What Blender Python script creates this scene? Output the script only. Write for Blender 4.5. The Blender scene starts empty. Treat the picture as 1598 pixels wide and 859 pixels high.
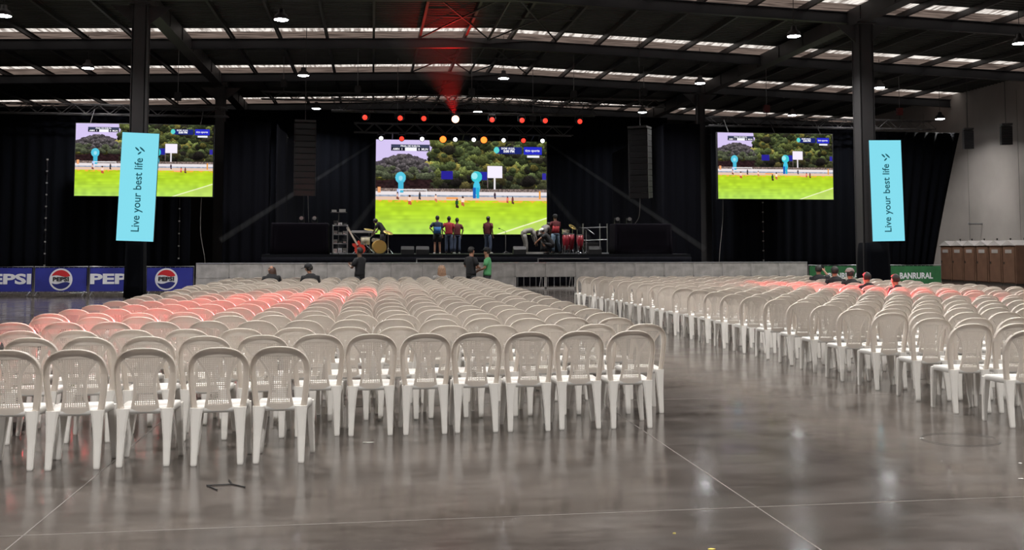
import bpy, math, random
import numpy as np
from mathutils import Vector, Matrix
random.seed(7); np.random.seed(7)
S = bpy.context.scene; COL = S.collection
R = math.radians

# ------------------------------------------------------------------ camera, world, exposure, light levels
F_PX, W_PX, H_PX = 1530.0, 1598.0, 859.0
cam = bpy.data.cameras.new('camera'); cam_o = bpy.data.objects.new('camera', cam); COL.objects.link(cam_o)
cam.sensor_width = 36.0; cam.lens = F_PX / W_PX * 36.0
cam.shift_y = -(429.5 - 294.4) / W_PX
cam_o.location = (0, 0, 1.65); cam_o.rotation_euler = (R(90 + 3.5), 0, R(-8.131))
cam.clip_end = 300; S.camera = cam_o
S.view_settings.view_transform = 'Standard'; S.view_settings.look = 'None'
S.view_settings.exposure = 0.0; S.view_settings.gamma = 1.0; S.view_settings.use_curve_mapping = False
wd = bpy.data.worlds.new('world'); S.world = wd; wd.use_nodes = True
wd.node_tree.nodes['Background'].inputs[0].default_value = (.5, .6, .9, 1)
wd.node_tree.nodes['Background'].inputs[1].default_value = .01
LAMP_W = 520.0           # each high bay lamp
RED_W = 150000.0           # red beams
LAMP_GRID = [(x, y) for y in (-8, 2, 12.2, 22.3, 32.5, 42.5, 53.2) for x in (-11.75, -3.0, 5.7, 14.7, 23.4)]

# ------------------------------------------------------------------ materials
def lin(c):
    return tuple(((v/255)/12.92 if v/255 <= .04045 else ((v/255+.055)/1.055)**2.4) for v in c)
def mat(name, rgb, rough=.6, metal=0, spec=.5, emit=None, strength=1.0):
    m = bpy.data.materials.new(name); m.use_nodes = True; b = m.node_tree.nodes['Principled BSDF']
    b.inputs['Base Color'].default_value = (*rgb, 1); b.inputs['Roughness'].default_value = rough
    b.inputs['Metallic'].default_value = metal; b.inputs['Specular IOR Level'].default_value = spec
    if emit: b.inputs['Emission Color'].default_value = (*emit, 1); b.inputs['Emission Strength'].default_value = strength
    return m
def noise_col(m, a, b_, scale=3, detail=4, mapping=(1, 1, 1), lo=.35, hi=.65, rough=None, bump=0, coord='Object'):
    nt = m.node_tree; N = nt.nodes; L = nt.links; b = N['Principled BSDF']
    tc = N.new('ShaderNodeTexCoord'); mp = N.new('ShaderNodeMapping'); mp.inputs['Scale'].default_value = mapping
    L.new(tc.outputs[coord], mp.inputs[0])
    n = N.new('ShaderNodeTexNoise'); n.inputs['Scale'].default_value = scale; n.inputs['Detail'].default_value = detail
    L.new(mp.outputs[0], n.inputs['Vector'])
    r = N.new('ShaderNodeValToRGB'); r.color_ramp.elements[0].position = lo; r.color_ramp.elements[1].position = hi
    r.color_ramp.elements[0].color = (*a, 1); r.color_ramp.elements[1].color = (*b_, 1)
    L.new(n.outputs[0], r.inputs[0]); L.new(r.outputs[0], b.inputs['Base Color'])
    if rough:
        q = N.new('ShaderNodeMapRange'); q.inputs[3].default_value = rough[0]; q.inputs[4].default_value = rough[1]
        q.inputs[1].default_value = .3; q.inputs[2].default_value = .7
        L.new(n.outputs[0], q.inputs[0]); L.new(q.outputs[0], b.inputs['Roughness'])
    if bump:
        bp = N.new('ShaderNodeBump'); bp.inputs['Strength'].default_value = bump; bp.inputs['Distance'].default_value = .01
        L.new(n.outputs[0], bp.inputs['Height']); L.new(bp.outputs[0], b.inputs['Normal'])
    return m

M = {}
M['plastic'] = mat('white_plastic_shaded_back', (.72, .655, .59), .34)  # same white plastic as seat and legs; shade on the back painted in as beige
def _pl(m):
    nt = m.node_tree; N = nt.nodes; L = nt.links; b = N['Principled BSDF']
    t = N.new('ShaderNodeBsdfTranslucent'); t.inputs[0].default_value = (.82, .76, .70, 1)
    mx = N.new('ShaderNodeMixShader'); mx.inputs[0].default_value = .22
    L.new(b.outputs[0], mx.inputs[1]); L.new(t.outputs[0], mx.inputs[2]); L.new(mx.outputs[0], N['Material Output'].inputs[0])
_pl(M['plastic'])
M['seat'] = mat('white_plastic_lit_seat', (.80, .78, .75), .3)  # same chair plastic, base colour lightened as the lit seat
M['leg'] = mat('white_plastic_lit_leg', (.76, .73, .69), .36)  # same chair plastic again, lightened as the lit legs
M['steel'] = mat('dark_steel', (.013, .013, .017), .5)
M['steel2'] = mat('grey_steel', (.040, .038, .040), .5)
M['deck'] = noise_col(mat('roof_deck', (.03, .03, .03), .6), (.014, .016, .015), (.026, .029, .025), 1.2, 3)
M['black'] = mat('black', (.006, .006, .008), .6)
M['blackgloss'] = mat('black_gloss', (.01, .01, .012), .3)
M['curtain'] = noise_col(mat('black_curtain', (.002, .0026, .005), .95, spec=.1), (.0006, .0009, .0022), (.0010, .0015, .0034), 1.5, 3, (3, 3, .3))
M['curtain2'] = mat('grey_drape', (.0030, .0032, .0055), .95, spec=.1)
M['purpledrape'] = mat('stage_drape', (.0045, .0035, .0065), .95, spec=.1)
M['wallw'] = noise_col(mat('white_wall', (.42, .38, .36), .8), (.27, .245, .23), (.32, .29, .272), .6, 4)
M['wallj'] = mat('wall_joint', (.13, .12, .115), .8)
M['walld'] = mat('dark_wall', (.02, .02, .024), .8)
M['alu'] = noise_col(mat('barrier_aluminium', (.4, .4, .4), .42, .35), (.40, .385, .37), (.60, .575, .56), 3.2, 6, (1, 1, 1))
M['alutop'] = mat('bright_aluminium', (.62, .64, .68), .25, .6)
M['aludark'] = mat('barrier_opening', (.10, .11, .12), .5, .3)
M['pipe'] = mat('galvanised_pipe', (.35, .35, .36), .35, .8)
M['chrome'] = mat('chrome', (.6, .6, .62), .2, .9)
M['pblue'] = noise_col(mat('blue_banner', (.02, .03, .25), .7), lin((28, 34, 120)), lin((36, 44, 142)), 1.5, 3)
M['pwhite'] = mat('banner_white', (.66, .66, .70), .7)
M['pred'] = mat('banner_red', lin((190, 30, 40)), .7)
M['pdark'] = mat('banner_black', (.01, .01, .015), .7)
M['pnavy'] = mat('banner_navy', lin((22, 30, 105)), .7)
M['bgreen'] = noise_col(mat('green_banner', (.03, .15, .06), .7), lin((30, 88, 48)), lin((38, 104, 58)), 2, 3)
M['cyan'] = mat('cyan_display', (0, 0, 0), .5, emit=lin((128, 216, 233)), strength=1.05)
M['teal'] = mat('teal_lettering', (0, 0, 0), .5, emit=lin((22, 84, 96)), strength=1)
M['scrwhite'] = mat('screen_white', (0, 0, 0), .5, emit=(.95, .95, 1), strength=1.0)
M['lens'] = mat('lamp_lens', (.8, .8, .8), .4, emit=(.93, .97, 1), strength=45)
M['potty'] = noise_col(mat('brown_cabin', (.1, .06, .04), .55), lin((92, 66, 52)), lin((104, 76, 60)), 2, 3)
M['pottytop'] = mat('cabin_roof', (.42, .39, .38), .6)
M['pottydark'] = mat('cabin_dark', (.02, .015, .012), .6)
M['cabinvent'] = mat('cabin_vent', (.30, .28, .27), .6)
M['tape'] = mat('black_tape', (.01, .01, .01), .5)
M['skin'] = mat('skin', (.33, .17, .11), .5)
M['skind'] = mat('dark_skin', (.16, .085, .055), .5)
M['hair'] = mat('black_hair', (.008, .007, .006), .55)
M['blonde'] = noise_col(mat('blonde_hair', (.3, .17, .1), .5), (.12, .06, .035), (.30, .18, .11), 30, 2, (4, 4, .4))
M['brownhair'] = mat('brown_hair', (.045, .018, .010), .5)
M['cblack'] = mat('cloth_black', (.008, .008, .010), .85)
M['cred'] = mat('cloth_red', (.27, .014, .022), .8)
M['cdred'] = mat('cloth_dark_red', (.09, .01, .014), .8)
M['cgreen'] = mat('cloth_green', (.08, .30, .12), .8)
M['cgrey'] = mat('cloth_grey', (.20, .19, .18), .85)
M['cblue'] = mat('cloth_blue', (.03, .12, .32), .85)
M['cnavy'] = mat('cloth_navy', (.015, .022, .05), .85)
M['jeans'] = mat('jeans', (.035, .05, .09), .85)
M['ljeans'] = mat('light_jeans', (.13, .19, .26), .85)
M['cwhite'] = mat('cloth_white', (.72, .72, .72), .8)
M['guitar'] = mat('guitar_red', (.55, .03, .012), .3)
M['neckw'] = mat('guitar_neck', (.50, .42, .34), .4)
M['cream'] = mat('drum_cream', (.42, .38, .28), .5)
M['brass'] = mat('brass', (.62, .45, .14), .3, .8)
M['conga'] = mat('conga_red', (.20, .01, .02), .35)
M['teald'] = mat('drum_teal', (.03, .09, .10), .5)

# ------------------------------------------------------------------ helpers
class MB:
    def __init__(s): s.v = []; s.f = []; s.m = []
    def add(s, vs, fs, mi=0):
        o = len(s.v); s.v += [tuple(p) for p in vs]; s.f += [tuple(i + o for i in f) for f in fs]; s.m += [mi] * len(fs); return s
    def box(s, c, d, rot=None, mi=0):
        hx, hy, hz = d[0]/2, d[1]/2, d[2]/2
        vs = [Vector((x, y, z)) for x in (-hx, hx) for y in (-hy, hy) for z in (-hz, hz)]
        if rot is not None: vs = [rot @ p for p in vs]
        c = Vector(c)
        return s.add([p + c for p in vs], [(0, 1, 3, 2), (4, 6, 7, 5), (0, 4, 5, 1), (2, 3, 7, 6), (0, 2, 6, 4), (1, 5, 7, 3)], mi)
    def bx(s, x0, x1, y0, y1, z0, z1, mi=0):
        return s.box(((x0+x1)/2, (y0+y1)/2, (z0+z1)/2), (abs(x1-x0), abs(y1-y0), abs(z1-z0)), None, mi)
    def tube(s, pts, rad, n=8, mi=0, caps=True):
        pts = [Vector(p) for p in pts]; rads = rad if isinstance(rad, (list, tuple)) else [rad]*len(pts)
        rings = []; ref = None
        for i, p in enumerate(pts):
            t = (pts[min(i+1, len(pts)-1)] - pts[max(i-1, 0)])
            t = t.normalized() if t.length > 1e-9 else Vector((0, 0, 1))
            if ref is None: ref = Vector((0, 0, 1)) if abs(t.z) < .9 else Vector((1, 0, 0))
            a = t.cross(ref).normalized(); b = t.cross(a).normalized(); ref = -b if False else ref
            rings.append([p + (a*math.cos(2*math.pi*k/n) + b*math.sin(2*math.pi*k/n))*rads[i] for k in range(n)])
        vs = [q for r in rings for q in r]; fs = []
        for i in range(len(pts)-1):
            for k in range(n): fs.append((i*n+k, i*n+(k+1) % n, (i+1)*n+(k+1) % n, (i+1)*n+k))
        if caps: fs.append(tuple(range(n-1, -1, -1))); fs.append(tuple((len(pts)-1)*n+k for k in range(n)))
        return s.add(vs, fs, mi)
    def loft(s, rings, mi=0, caps=True, closed=True):
        n = len(rings[0]); vs = [q for r in rings for q in r]; fs = []
        for i in range(len(rings)-1):
            for k in range(n if closed else n-1): fs.append((i*n+k, i*n+(k+1) % n, (i+1)*n+(k+1) % n, (i+1)*n+k))
        if caps: fs.append(tuple(range(n-1, -1, -1))); fs.append(tuple((len(rings)-1)*n+k for k in range(n)))
        return s.add(vs, fs, mi)
    def lathe(s, prof, n=16, c=(0, 0, 0), mi=0):
        rings = [[(c[0]+r*math.cos(2*math.pi*k/n), c[1]+r*math.sin(2*math.pi*k/n), c[2]+z) for k in range(n)] for r, z in prof]
        return s.loft(rings, mi)
    def prism(s, poly, y0, y1, mi=0):   # poly in XZ
        return s.loft([[(x, y0, z) for x, z in poly], [(x, y1, z) for x, z in poly]], mi)
    def mesh(s, name, mats, smooth=False):
        me = bpy.data.meshes.new(name); me.from_pydata([tuple(p) for p in s.v], [], s.f)
        for m in (mats if isinstance(mats, (list, tuple)) else [mats]): me.materials.append(m)
        me.polygons.foreach_set('material_index', s.m)
        if smooth: me.polygons.foreach_set('use_smooth', [True]*len(me.polygons))
        me.update(); fix_normals(me); return me
    def build(s, name, mats, parent=None, smooth=False, loc=None, rot=None):
        o = bpy.data.objects.new(name, s.mesh(name, mats, smooth)); COL.objects.link(o)
        if parent: o.parent = parent
        if loc: o.location = loc
        if rot: o.rotation_euler = rot
        return o
import bmesh
def fix_normals(me):
    b = bmesh.new(); b.from_mesh(me); bmesh.ops.recalc_face_normals(b, faces=b.faces); b.to_mesh(me); b.free()
def tag(o, label, cat, group=None, kind=None):
    if label: o['label'] = label
    if cat: o['category'] = cat
    if group: o['group'] = group
    if kind: o['kind'] = kind
    return o
def empty(name, loc, label=None, cat=None, group=None, rz=0, kind=None):
    o = bpy.data.objects.new(name, None); COL.objects.link(o); o.location = loc; o.rotation_euler = (0, 0, rz); o.empty_display_size = .1
    return tag(o, label, cat, group, kind)
def struct(o): o['kind'] = 'structure'; return o
def copy_tree(o, parent=None):
    c = o.copy(); COL.objects.link(c); c.parent = parent
    for ch in list(o.children): copy_tree(ch, c)
    return c
def textmesh(name, txt, size, m, parent, loc, rot=(R(90), 0, 0), bold=0, ext=.004, ax='CENTER', xs=1.0):
    cu = bpy.data.curves.new(name, 'FONT'); cu.body = txt; cu.size = size; cu.align_x = ax; cu.align_y = 'CENTER'
    cu.offset = bold; cu.extrude = ext; cu.resolution_u = 3
    t = bpy.data.objects.new('tmp', cu); COL.objects.link(t)
    dg = bpy.context.evaluated_depsgraph_get(); me = bpy.data.meshes.new_from_object(t.evaluated_get(dg))
    bpy.data.objects.remove(t); me.name = name; me.materials.clear(); me.materials.append(m)
    for v in me.vertices: v.co.x *= xs
    o = bpy.data.objects.new(name, me); COL.objects.link(o); o.parent = parent; o.location = loc; o.rotation_euler = rot
    return o
ORD = ['zeroth', 'first', 'second', 'third', 'fourth', 'fifth', 'sixth', 'seventh', 'eighth', 'ninth', 'tenth', 'eleventh', 'twelfth', 'thirteenth',
       'fourteenth', 'fifteenth', 'sixteenth', 'seventeenth', 'eighteenth', 'nineteenth', 'twentieth', 'twenty-first', 'twenty-second', 'twenty-third', 'twenty-fourth', 'twenty-fifth', 'twenty-sixth']

# ------------------------------------------------------------------ the hall
X0, X1, Y0, Y1, RX = -23.0, 32.0, -16.0, 68.0, 4.97
ZR, SL = 10.43, .033                         # rafter underside at the ridge, roof slope
def zr(x): return ZR - SL*abs(x-RX)
floor_m = mat('polished_concrete', (.12, .11, .1), .25)
def floor_nodes(m):
    nt = m.node_tree; N = nt.nodes; L = nt.links; b = N['Principled BSDF']
    tc = N.new('ShaderNodeTexCoord')
    def noise(scale, detail, sc=(1, 1, 1)):
        mp = N.new('ShaderNodeMapping'); mp.inputs['Scale'].default_value = sc; L.new(tc.outputs['Object'], mp.inputs[0])
        n = N.new('ShaderNodeTexNoise'); n.inputs['Scale'].default_value = scale; n.inputs['Detail'].default_value = detail
        L.new(mp.outputs[0], n.inputs['Vector']); return n
    n1 = noise(.9, 10, (1, 2.2, 1)); n2 = noise(5, 8, (.8, 2.6, 1)); n3 = noise(1.7, 3)
    r1 = N.new('ShaderNodeValToRGB'); r1.color_ramp.elements[0].position = .3; r1.color_ramp.elements[1].position = .72
    r1.color_ramp.elements[0].color = (.056, .046, .040, 1); r1.color_ramp.elements[1].color = (.118, .102, .092, 1)
    L.new(n1.outputs[0], r1.inputs[0])
    mx = N.new('ShaderNodeMix'); mx.data_type = 'RGBA'; mx.blend_type = 'MULTIPLY'; mx.inputs[0].default_value = .55
    r2 = N.new('ShaderNodeValToRGB'); r2.color_ramp.elements[0].position = .35; r2.color_ramp.elements[1].position = .6
    r2.color_ramp.elements[0].color = (.50, .48, .48, 1); L.new(n2.outputs[0], r2.inputs[0])
    L.new(r1.outputs[0], mx.inputs[6]); L.new(r2.outputs[0], mx.inputs[7]); L.new(mx.outputs[2], b.inputs['Base Color'])
    q = N.new('ShaderNodeMapRange'); q.inputs[1].default_value = .3; q.inputs[2].default_value = .7; q.inputs[3].default_value = .10; q.inputs[4].default_value = .22
    L.new(n3.outputs[0], q.inputs[0]); L.new(q.outputs[0], b.inputs['Roughness'])
    bp = N.new('ShaderNodeBump'); bp.inputs['Strength'].default_value = .12; bp.inputs['Distance'].default_value = .02
    L.new(n3.outputs[0], bp.inputs['Height']); L.new(bp.outputs[0], b.inputs['Normal'])
floor_nodes(floor_m)
struct(MB().bx(X0, X1, Y0, Y1, -.2, 0).build('floor', floor_m))
jm = mat('joint_filler', (.19, .17, .155), .5)
k = 0
for x in (-15.2, -10.8, -6.4, -1.97, 2.45, 6.87, 11.3, 15.7, 20.1, 24.5):
    k += 1; struct(MB().bx(x-.004, x+.004, Y0, 39, .0002, .0012).build('trim_%d' % k, jm))
for y in (-2.7, 1.7, 6.09, 10.5, 14.9, 19.3, 23.7, 28.1, 32.5):
    k += 1; struct(MB().bx(X0, X1, y-.004, y+.004, .0002, .0012).build('trim_%d' % k, jm))
struct(MB().bx(X1, X1+.25, Y0, Y1, -.2, 12).build('wall_right', M['wallw']))
struct(MB().bx(X0-.25, X0, Y0, Y1, -.2, 12).build('wall_left', M['wallw']))
struct(MB().bx(X0-.25, X1+.25, Y1, Y1+.25, -.2, 12.5).build('wall_back', M['walld']))
struct(MB().bx(X0-.25, X1+.25, Y0-.25, Y0, -.2, 12.5).build('wall_front', M['wallw']))
for i, y in enumerate((36.4, 40.6, 44.8, 49.0, 53.2, 57.4)):          # wall panel joints and base rail
    struct(MB().bx(X1-.012, X1, y-.008, y+.008, 0, 9.6).build('trim_%d' % (30+i), M['wallj']))
# roof deck of two slopes with corrugations, a thin slab each side
DZ = .66                               # deck above rafter underside
def deck(side):
    b = MB(); xs = [RX, X1] if side > 0 else [X0, RX]
    for a0, a1 in zip(ycuts[:-1], ycuts[1:]):
        b.add([(xs[0], a0, zr(xs[0])+DZ), (xs[1], a0, zr(xs[1])+DZ), (xs[1], a1, zr(xs[1])+DZ), (xs[0], a1, zr(xs[0])+DZ),
               (xs[0], a0, zr(xs[0])+DZ+.1), (xs[1], a0, zr(xs[1])+DZ+.1), (xs[1], a1, zr(xs[1])+DZ+.1), (xs[0], a1, zr(xs[0])+DZ+.1)],
              [(0, 1, 2, 3), (7, 6, 5, 4), (0, 4, 5, 1), (2, 6, 7, 3)])
    return b
RAFT = [-7.5, .75, 9.0, 17.5, 25.75, 34.0, 42.25, 50.5, 61.0, 67.2]
# the roof sheets run in strips along Y; the translucent ones lie between them
segs = []; prev = Y0
for y in RAFT[:-1]:
    segs.append((prev, y-1.0)); prev = y+2.0
segs.append((prev, Y1+.25))
for side, nm in ((-1, 'ceiling'), (1, 'ceiling')):
    b = MB()
    for a0, a1 in segs:
        ycuts = [a0, a1]; q = deck(side); b.add(q.v, q.f)
        xs = (RX, X1) if side > 0 else (X0, RX)
        n = int((a1-a0)/.28)
        for j in range(1, n):                # ribs of the corrugated sheet
            y = a0 + (a1-a0)*j/n
            b.add([(xs[0], y-.03, zr(xs[0])+DZ+.01), (xs[1], y-.03, zr(xs[1])+DZ+.01), (xs[1], y, zr(xs[1])+DZ-.035), (xs[0], y, zr(xs[0])+DZ-.035),
                   (xs[0], y+.03, zr(xs[0])+DZ+.01), (xs[1], y+.03, zr(xs[1])+DZ+.01)], [(0, 1, 2, 3), (3, 2, 5, 4)])
    struct(b.build(nm, M['deck']))
def sky_mat(name, c0, c1, st, sc):
    m = bpy.data.materials.new(name); m.use_nodes = True; nt = m.node_tree; N = nt.nodes; L = nt.links
    N.remove(N['Principled BSDF']); e = N.new('ShaderNodeEmission'); e.inputs[1].default_value = st
    tc = N.new('ShaderNodeTexCoord'); mp = N.new('ShaderNodeMapping'); mp.inputs['Scale'].default_value = sc; L.new(tc.outputs['Object'], mp.inputs[0])
    n = N.new('ShaderNodeTexNoise'); n.inputs['Scale'].default_value = 1; n.inputs['Detail'].default_value = 5; L.new(mp.outputs[0], n.inputs['Vector'])
    r = N.new('ShaderNodeValToRGB'); r.color_ramp.elements[0].position = .38; r.color_ramp.elements[1].position = .58
    r.color_ramp.elements[0].color = (*c0, 1); r.color_ramp.elements[1].color = (*c1, 1)
    L.new(n.outputs[0], r.inputs[0]); L.new(r.outputs[0], e.inputs[0]); L.new(e.outputs[0], N['Material Output'].inputs[0]); return m
M['skyclear'] = sky_mat('translucent_sheet_daylight', (.30, .25, .22), (1.0, .93, .86), 1.0, (7, .8, 1))
M['skydust'] = sky_mat('dusty_translucent_sheet', (.055, .040, .034), (.20, .150, .125), 1.0, (.8, 7, 1))
for y in RAFT[:-1]:
    for side in (-1, 1):
        xs = (RX, X1) if side > 0 else (X0, RX)
        b = MB()
        for (a, c, mi) in ((y-1.0, y-.25, 0), (y-.25, y+2.0, 1)):
            b.add([(xs[0], a, zr(xs[0])+DZ+.03), (xs[1], a, zr(xs[1])+DZ+.03), (xs[1], c, zr(xs[1])+DZ+.03), (xs[0], c, zr(xs[0])+DZ+.03),
                   (xs[0], a, zr(xs[0])+DZ+.06), (xs[1], a, zr(xs[1])+DZ+.06), (xs[1], c, zr(xs[1])+DZ+.06), (xs[0], c, zr(xs[0])+DZ+.06)],
                  [(0, 1, 2, 3), (7, 6, 5, 4), (0, 4, 5, 1), (2, 6, 7, 3), (0, 3, 7, 4), (1, 5, 6, 2)], mi)
        struct(b.build('skylight', [M['skyclear'], M['skydust']]))
# rafters: plate girders that follow the roof slope
def beam_x(y, xa, xb, h=.43, w=.22):
    b = MB()
    for (z0, z1, hw) in ((0, .025, w/2), (.025, h-.025, .012), (h-.025, h, w/2)):
        b.add([(xa, y-hw, zr(xa)+z0), (xa, y+hw, zr(xa)+z0), (xa, y+hw, zr(xa)+z1), (xa, y-hw, zr(xa)+z1),
               (xb, y-hw, zr(xb)+z0), (xb, y+hw, zr(xb)+z0), (xb, y+hw, zr(xb)+z1), (xb, y-hw, zr(xb)+z1)],
              [(0, 1, 2, 3), (7, 6, 5, 4), (0, 4, 5, 1), (1, 5, 6, 2), (2, 6, 7, 3), (3, 7, 4, 0)])
    return b
for y in RAFT:
    b = beam_x(y, X0, RX); q = beam_x(y, RX, X1); b.add(q.v, q.f)
    struct(b.build('roof_rafter_beam', M['steel']))
# purlins in the long direction
px_ = [RX + s*(1.0 + 1.98*i) for s in (-1, 1) for i in range(15)]
for x in px_:
    if X0+.3 < x < X1-.3:
        z = zr(x)+.42
        b = MB().bx(x-.05, x+.05, Y0, Y1, z+.0, z+.02).bx(x-.05, x-.035, Y0, Y1, z+.01, z+.22).bx(x-.05, x+.05, Y0, Y1, z+.21, z+.225)
        struct(b.build('roof_purlin_beam', M['steel2']))
# valley girders over the column lines
CX = (-7.8, 17.72)
for x in CX:
    b = MB(); z = zr(x)-.02
    b.bx(x-.24, x+.24, Y0, Y1, z-.06, z).bx(x-.24, x-.2, Y0, Y1, z, z+.5).bx(x+.2, x+.24, Y0, Y1, z, z+.5)
    for j in range(34):
        y = Y0+1+2.4*j; b.bx(x-.27, x-.24, y-.04, y+.04, z-.02, z+.5); b.bx(x+.24, x+.27, y-.04, y+.04, z-.02, z+.5)
    struct(b.build('valley_beam', M['steel2']))
# columns
for cx, cy, w in ((-7.8, 34.3, .50), (-7.72, 51.5, .48), (17.86, 33.6, .56), (17.35, 50.2, .40), (-7.8, 17.3, .5), (17.8, 17.3, .5), (-7.8, .8, .5), (17.8, .8, .5), (-7.8, 66.6, .5), (17.8, 66.6, .5)):
    b = MB(); h = zr(cx)-.08; t = .03; d = w
    b.bx(cx-w/2, cx+w/2, cy-d/2, cy-d/2+t, 0, h).bx(cx-w/2, cx+w/2, cy+d/2-t, cy+d/2, 0, h).bx(cx-w/2+.03, cx-w/2+.06, cy-d/2, cy+d/2, 0, h).bx(cx+w/2-.06, cx+w/2-.03, cy-d/2, cy+d/2, 0, h)
    b.bx(cx-w/2-.06, cx+w/2+.06, cy-w/2-.06, cy+w/2+.06, 0, .03)
    b.bx(cx-w/2-.1, cx+w/2+.1, cy-w/2-.1, cy+w/2+.1, h-.05, h)
    for s in (-1, 1):
        b.prism([(cx+s*w/2, h-.05), (cx+s*(w/2+.75), h-.05), (cx+s*w/2, h-.7)], cy-.02, cy+.02)
    struct(b.build('column', M['steel2'] if w != .40 else M['steel2']))
# rod bracing near the ridge
for i, y in enumerate(RAFT[3:-1]):
    b = MB(); z = ZR+.36; ya, yb = y, RAFT[RAFT.index(y)+1]
    for (xa, xb) in ((RX-3.0, RX), (RX, RX+3.0)):
        b.tube([(xa, ya+.2, z-.05), (xb, yb-.2, z)], .035, 6); b.tube([(xb, ya+.2, z), (xa, yb-.2, z-.05)], .035, 6)
        b.tube([(xa, (ya+yb)/2, z), (xb, (ya+yb)/2, z)], .03, 6)
    b.tube([(RX, ya, z), (RX, yb, z)], .06, 6)
    for s in (-1, 1):
        b.prism([(RX, z+.05), (RX+s*1.9, z-.0), (RX+s*.3, z-.16), (RX, z-.2)], ya-.12, ya-.02)
    struct(b.build('ridge_bracing_beam', M['steel2']))

# ------------------------------------------------------------------ high bay lamps
def lamp_light(parent, z=-.10, k=1.0):
    l = bpy.data.lights.new('high_bay_light', 'AREA'); l.shape = 'DISK'; l.size = .42; l.energy = LAMP_W*k; l.color = (1, .975, .94); l.spread = R(142)
    o = bpy.data.objects.new('high_bay_light', l); COL.objects.link(o); o.parent = parent; o.location = (0, 0, z)
    o.visible_camera = True
hb_h = MB().lathe([(.03, .30), (.09, .29), (.11, .16), (.20, .10), (.25, 0.0), (.25, -.05), (.23, -.06)], 20).mesh('housing', M['steel2'], True)
hb_l = MB().lathe([(.0001, -.055), (.225, -.055), (.225, -.068), (.19, -.078), (.0001, -.082)], 20).mesh('lens', M['lens'])
def lamp(x, y, z, label, k=1.0):
    t = empty('high_bay_lamp', (x, y, z), label, 'lamp', 'high bay lamps under the roof')
    for nm, me in (('housing', hb_h), ('lens', hb_l)):
        o = bpy.data.objects.new(nm, me); COL.objects.link(o); o.parent = t
    top = zr(x)+DZ-.001 - z
    MB().tube([(0, 0, .29), (0, 0, top)], .012, 6).build('suspension_rod', M['steel2'], t)
    lamp_light(t, k=k)
rown = {-8: 'well behind', 2: 'just over', 12.2: 'high over', 22.3: 'high above', 32.5: 'front', 42.5: 'middle', 53.2: 'back'}
coln = {-11.75: 'beyond the left column line', -3.0: 'left of the ridge', 5.7: 'under the ridge', 14.7: 'just inside the right column line', 23.4: 'outside the right column line'}
for x, y in LAMP_GRID:
    z = 9.2; xx, yy = x, y
    if y == 32.5 and x == -11.75: xx, yy = -11.8, 33.2
    if y == 42.5 and x in (-3.0,): yy = 43.0
    if y == 53.2 and x in (14.7, 23.4): yy = 52.1
    if y == 32.5 and x == 5.7: continue
    if y == 53.2 and x == -11.75: continue
    lab = {32.5: 'round high bay lamp in the front visible row, ', 42.5: 'round high bay lamp in the middle visible row, ', 53.2: 'round high bay lamp in the row over the stage, '}.get(y)
    if lab is None: lab = {-8: 'round high bay lamp over the empty floor, ', 2: 'round high bay lamp over the floor joint, ', 12.2: 'round high bay lamp over the front chairs, ', 22.3: 'round high bay lamp over the rear chairs, '}[y]
    lamp(xx, yy, z, lab + coln[x])
lamp(29.0, 46.7, 8.39, 'round high bay lamp close to the white side wall', .45)

# ------------------------------------------------------------------ chairs
def yb(z): return -.185 - (z-.42)*.15 - max(0, z-.7)*.12
def bp(x, z, dy=0): return Vector((x, yb(z) + .035*(x/.23)**2 + dy, z))
def hoop_path(n):
    pts = [(-.184, .405), (-.194, .47), (-.204, .55), (-.211, .63)]
    for i in range(n+1):
        a = math.pi*(1 - i/n); c, s_ = math.cos(a), math.sin(a); e = 2/2.5
        pts.append((.216*math.copysign(abs(c)**e, c), .70+.182*abs(s_)**e))
    return pts + [(-x, z) for x, z in reversed(pts[:4])]
def hoop(b, n=18, mi=0, sec=None):
    P = hoop_path(n); rings = []
    sec = sec or [(-.034, -.004), (.006, -.004), (.007, -.024), (.014, -.024), (.016, .010), (-.034, .010)]
    for i, (x, z) in enumerate(P):
        x0, z0 = P[max(i-1, 0)]; x1, z1 = P[min(i+1, len(P)-1)]
        tx, tz = x1-x0, z1-z0; l = math.hypot(tx, tz); nx, nz = -tz/l, tx/l
        if nx*x + nz*(z-.66) < 0: nx, nz = -nx, -nz
        rings.append([bp(x+nx*u*.9, z+nz*u, v) for u, v in sec])
    b.loft(rings, mi)
WZ = [(.40, .108), (.46, .098), (.52, .086), (.60, .080), (.66, .084), (.71, .100), (.76, .130), (.80, .160), (.83, .180), (.86, .19)]
def wz(z):
    for (a, wa), (c, wc) in zip(WZ[:-1], WZ[1:]):
        if z <= c: return wa + (wc-wa)*max(0, (z-a))/(c-a)
    return WZ[-1][1]
def strip(b, pts, n, th=.006, mi=0):
    """pts: list of (x,z) centres and in-plane half-offsets"""
    rings = []
    for (x, z, ox, oz) in pts: rings.append([bp(x-ox, z-oz, -th/2), bp(x+ox, z+oz, -th/2), bp(x+ox, z+oz, th/2), bp(x-ox, z-oz, th/2)])
    b.loft(rings, mi)
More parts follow.
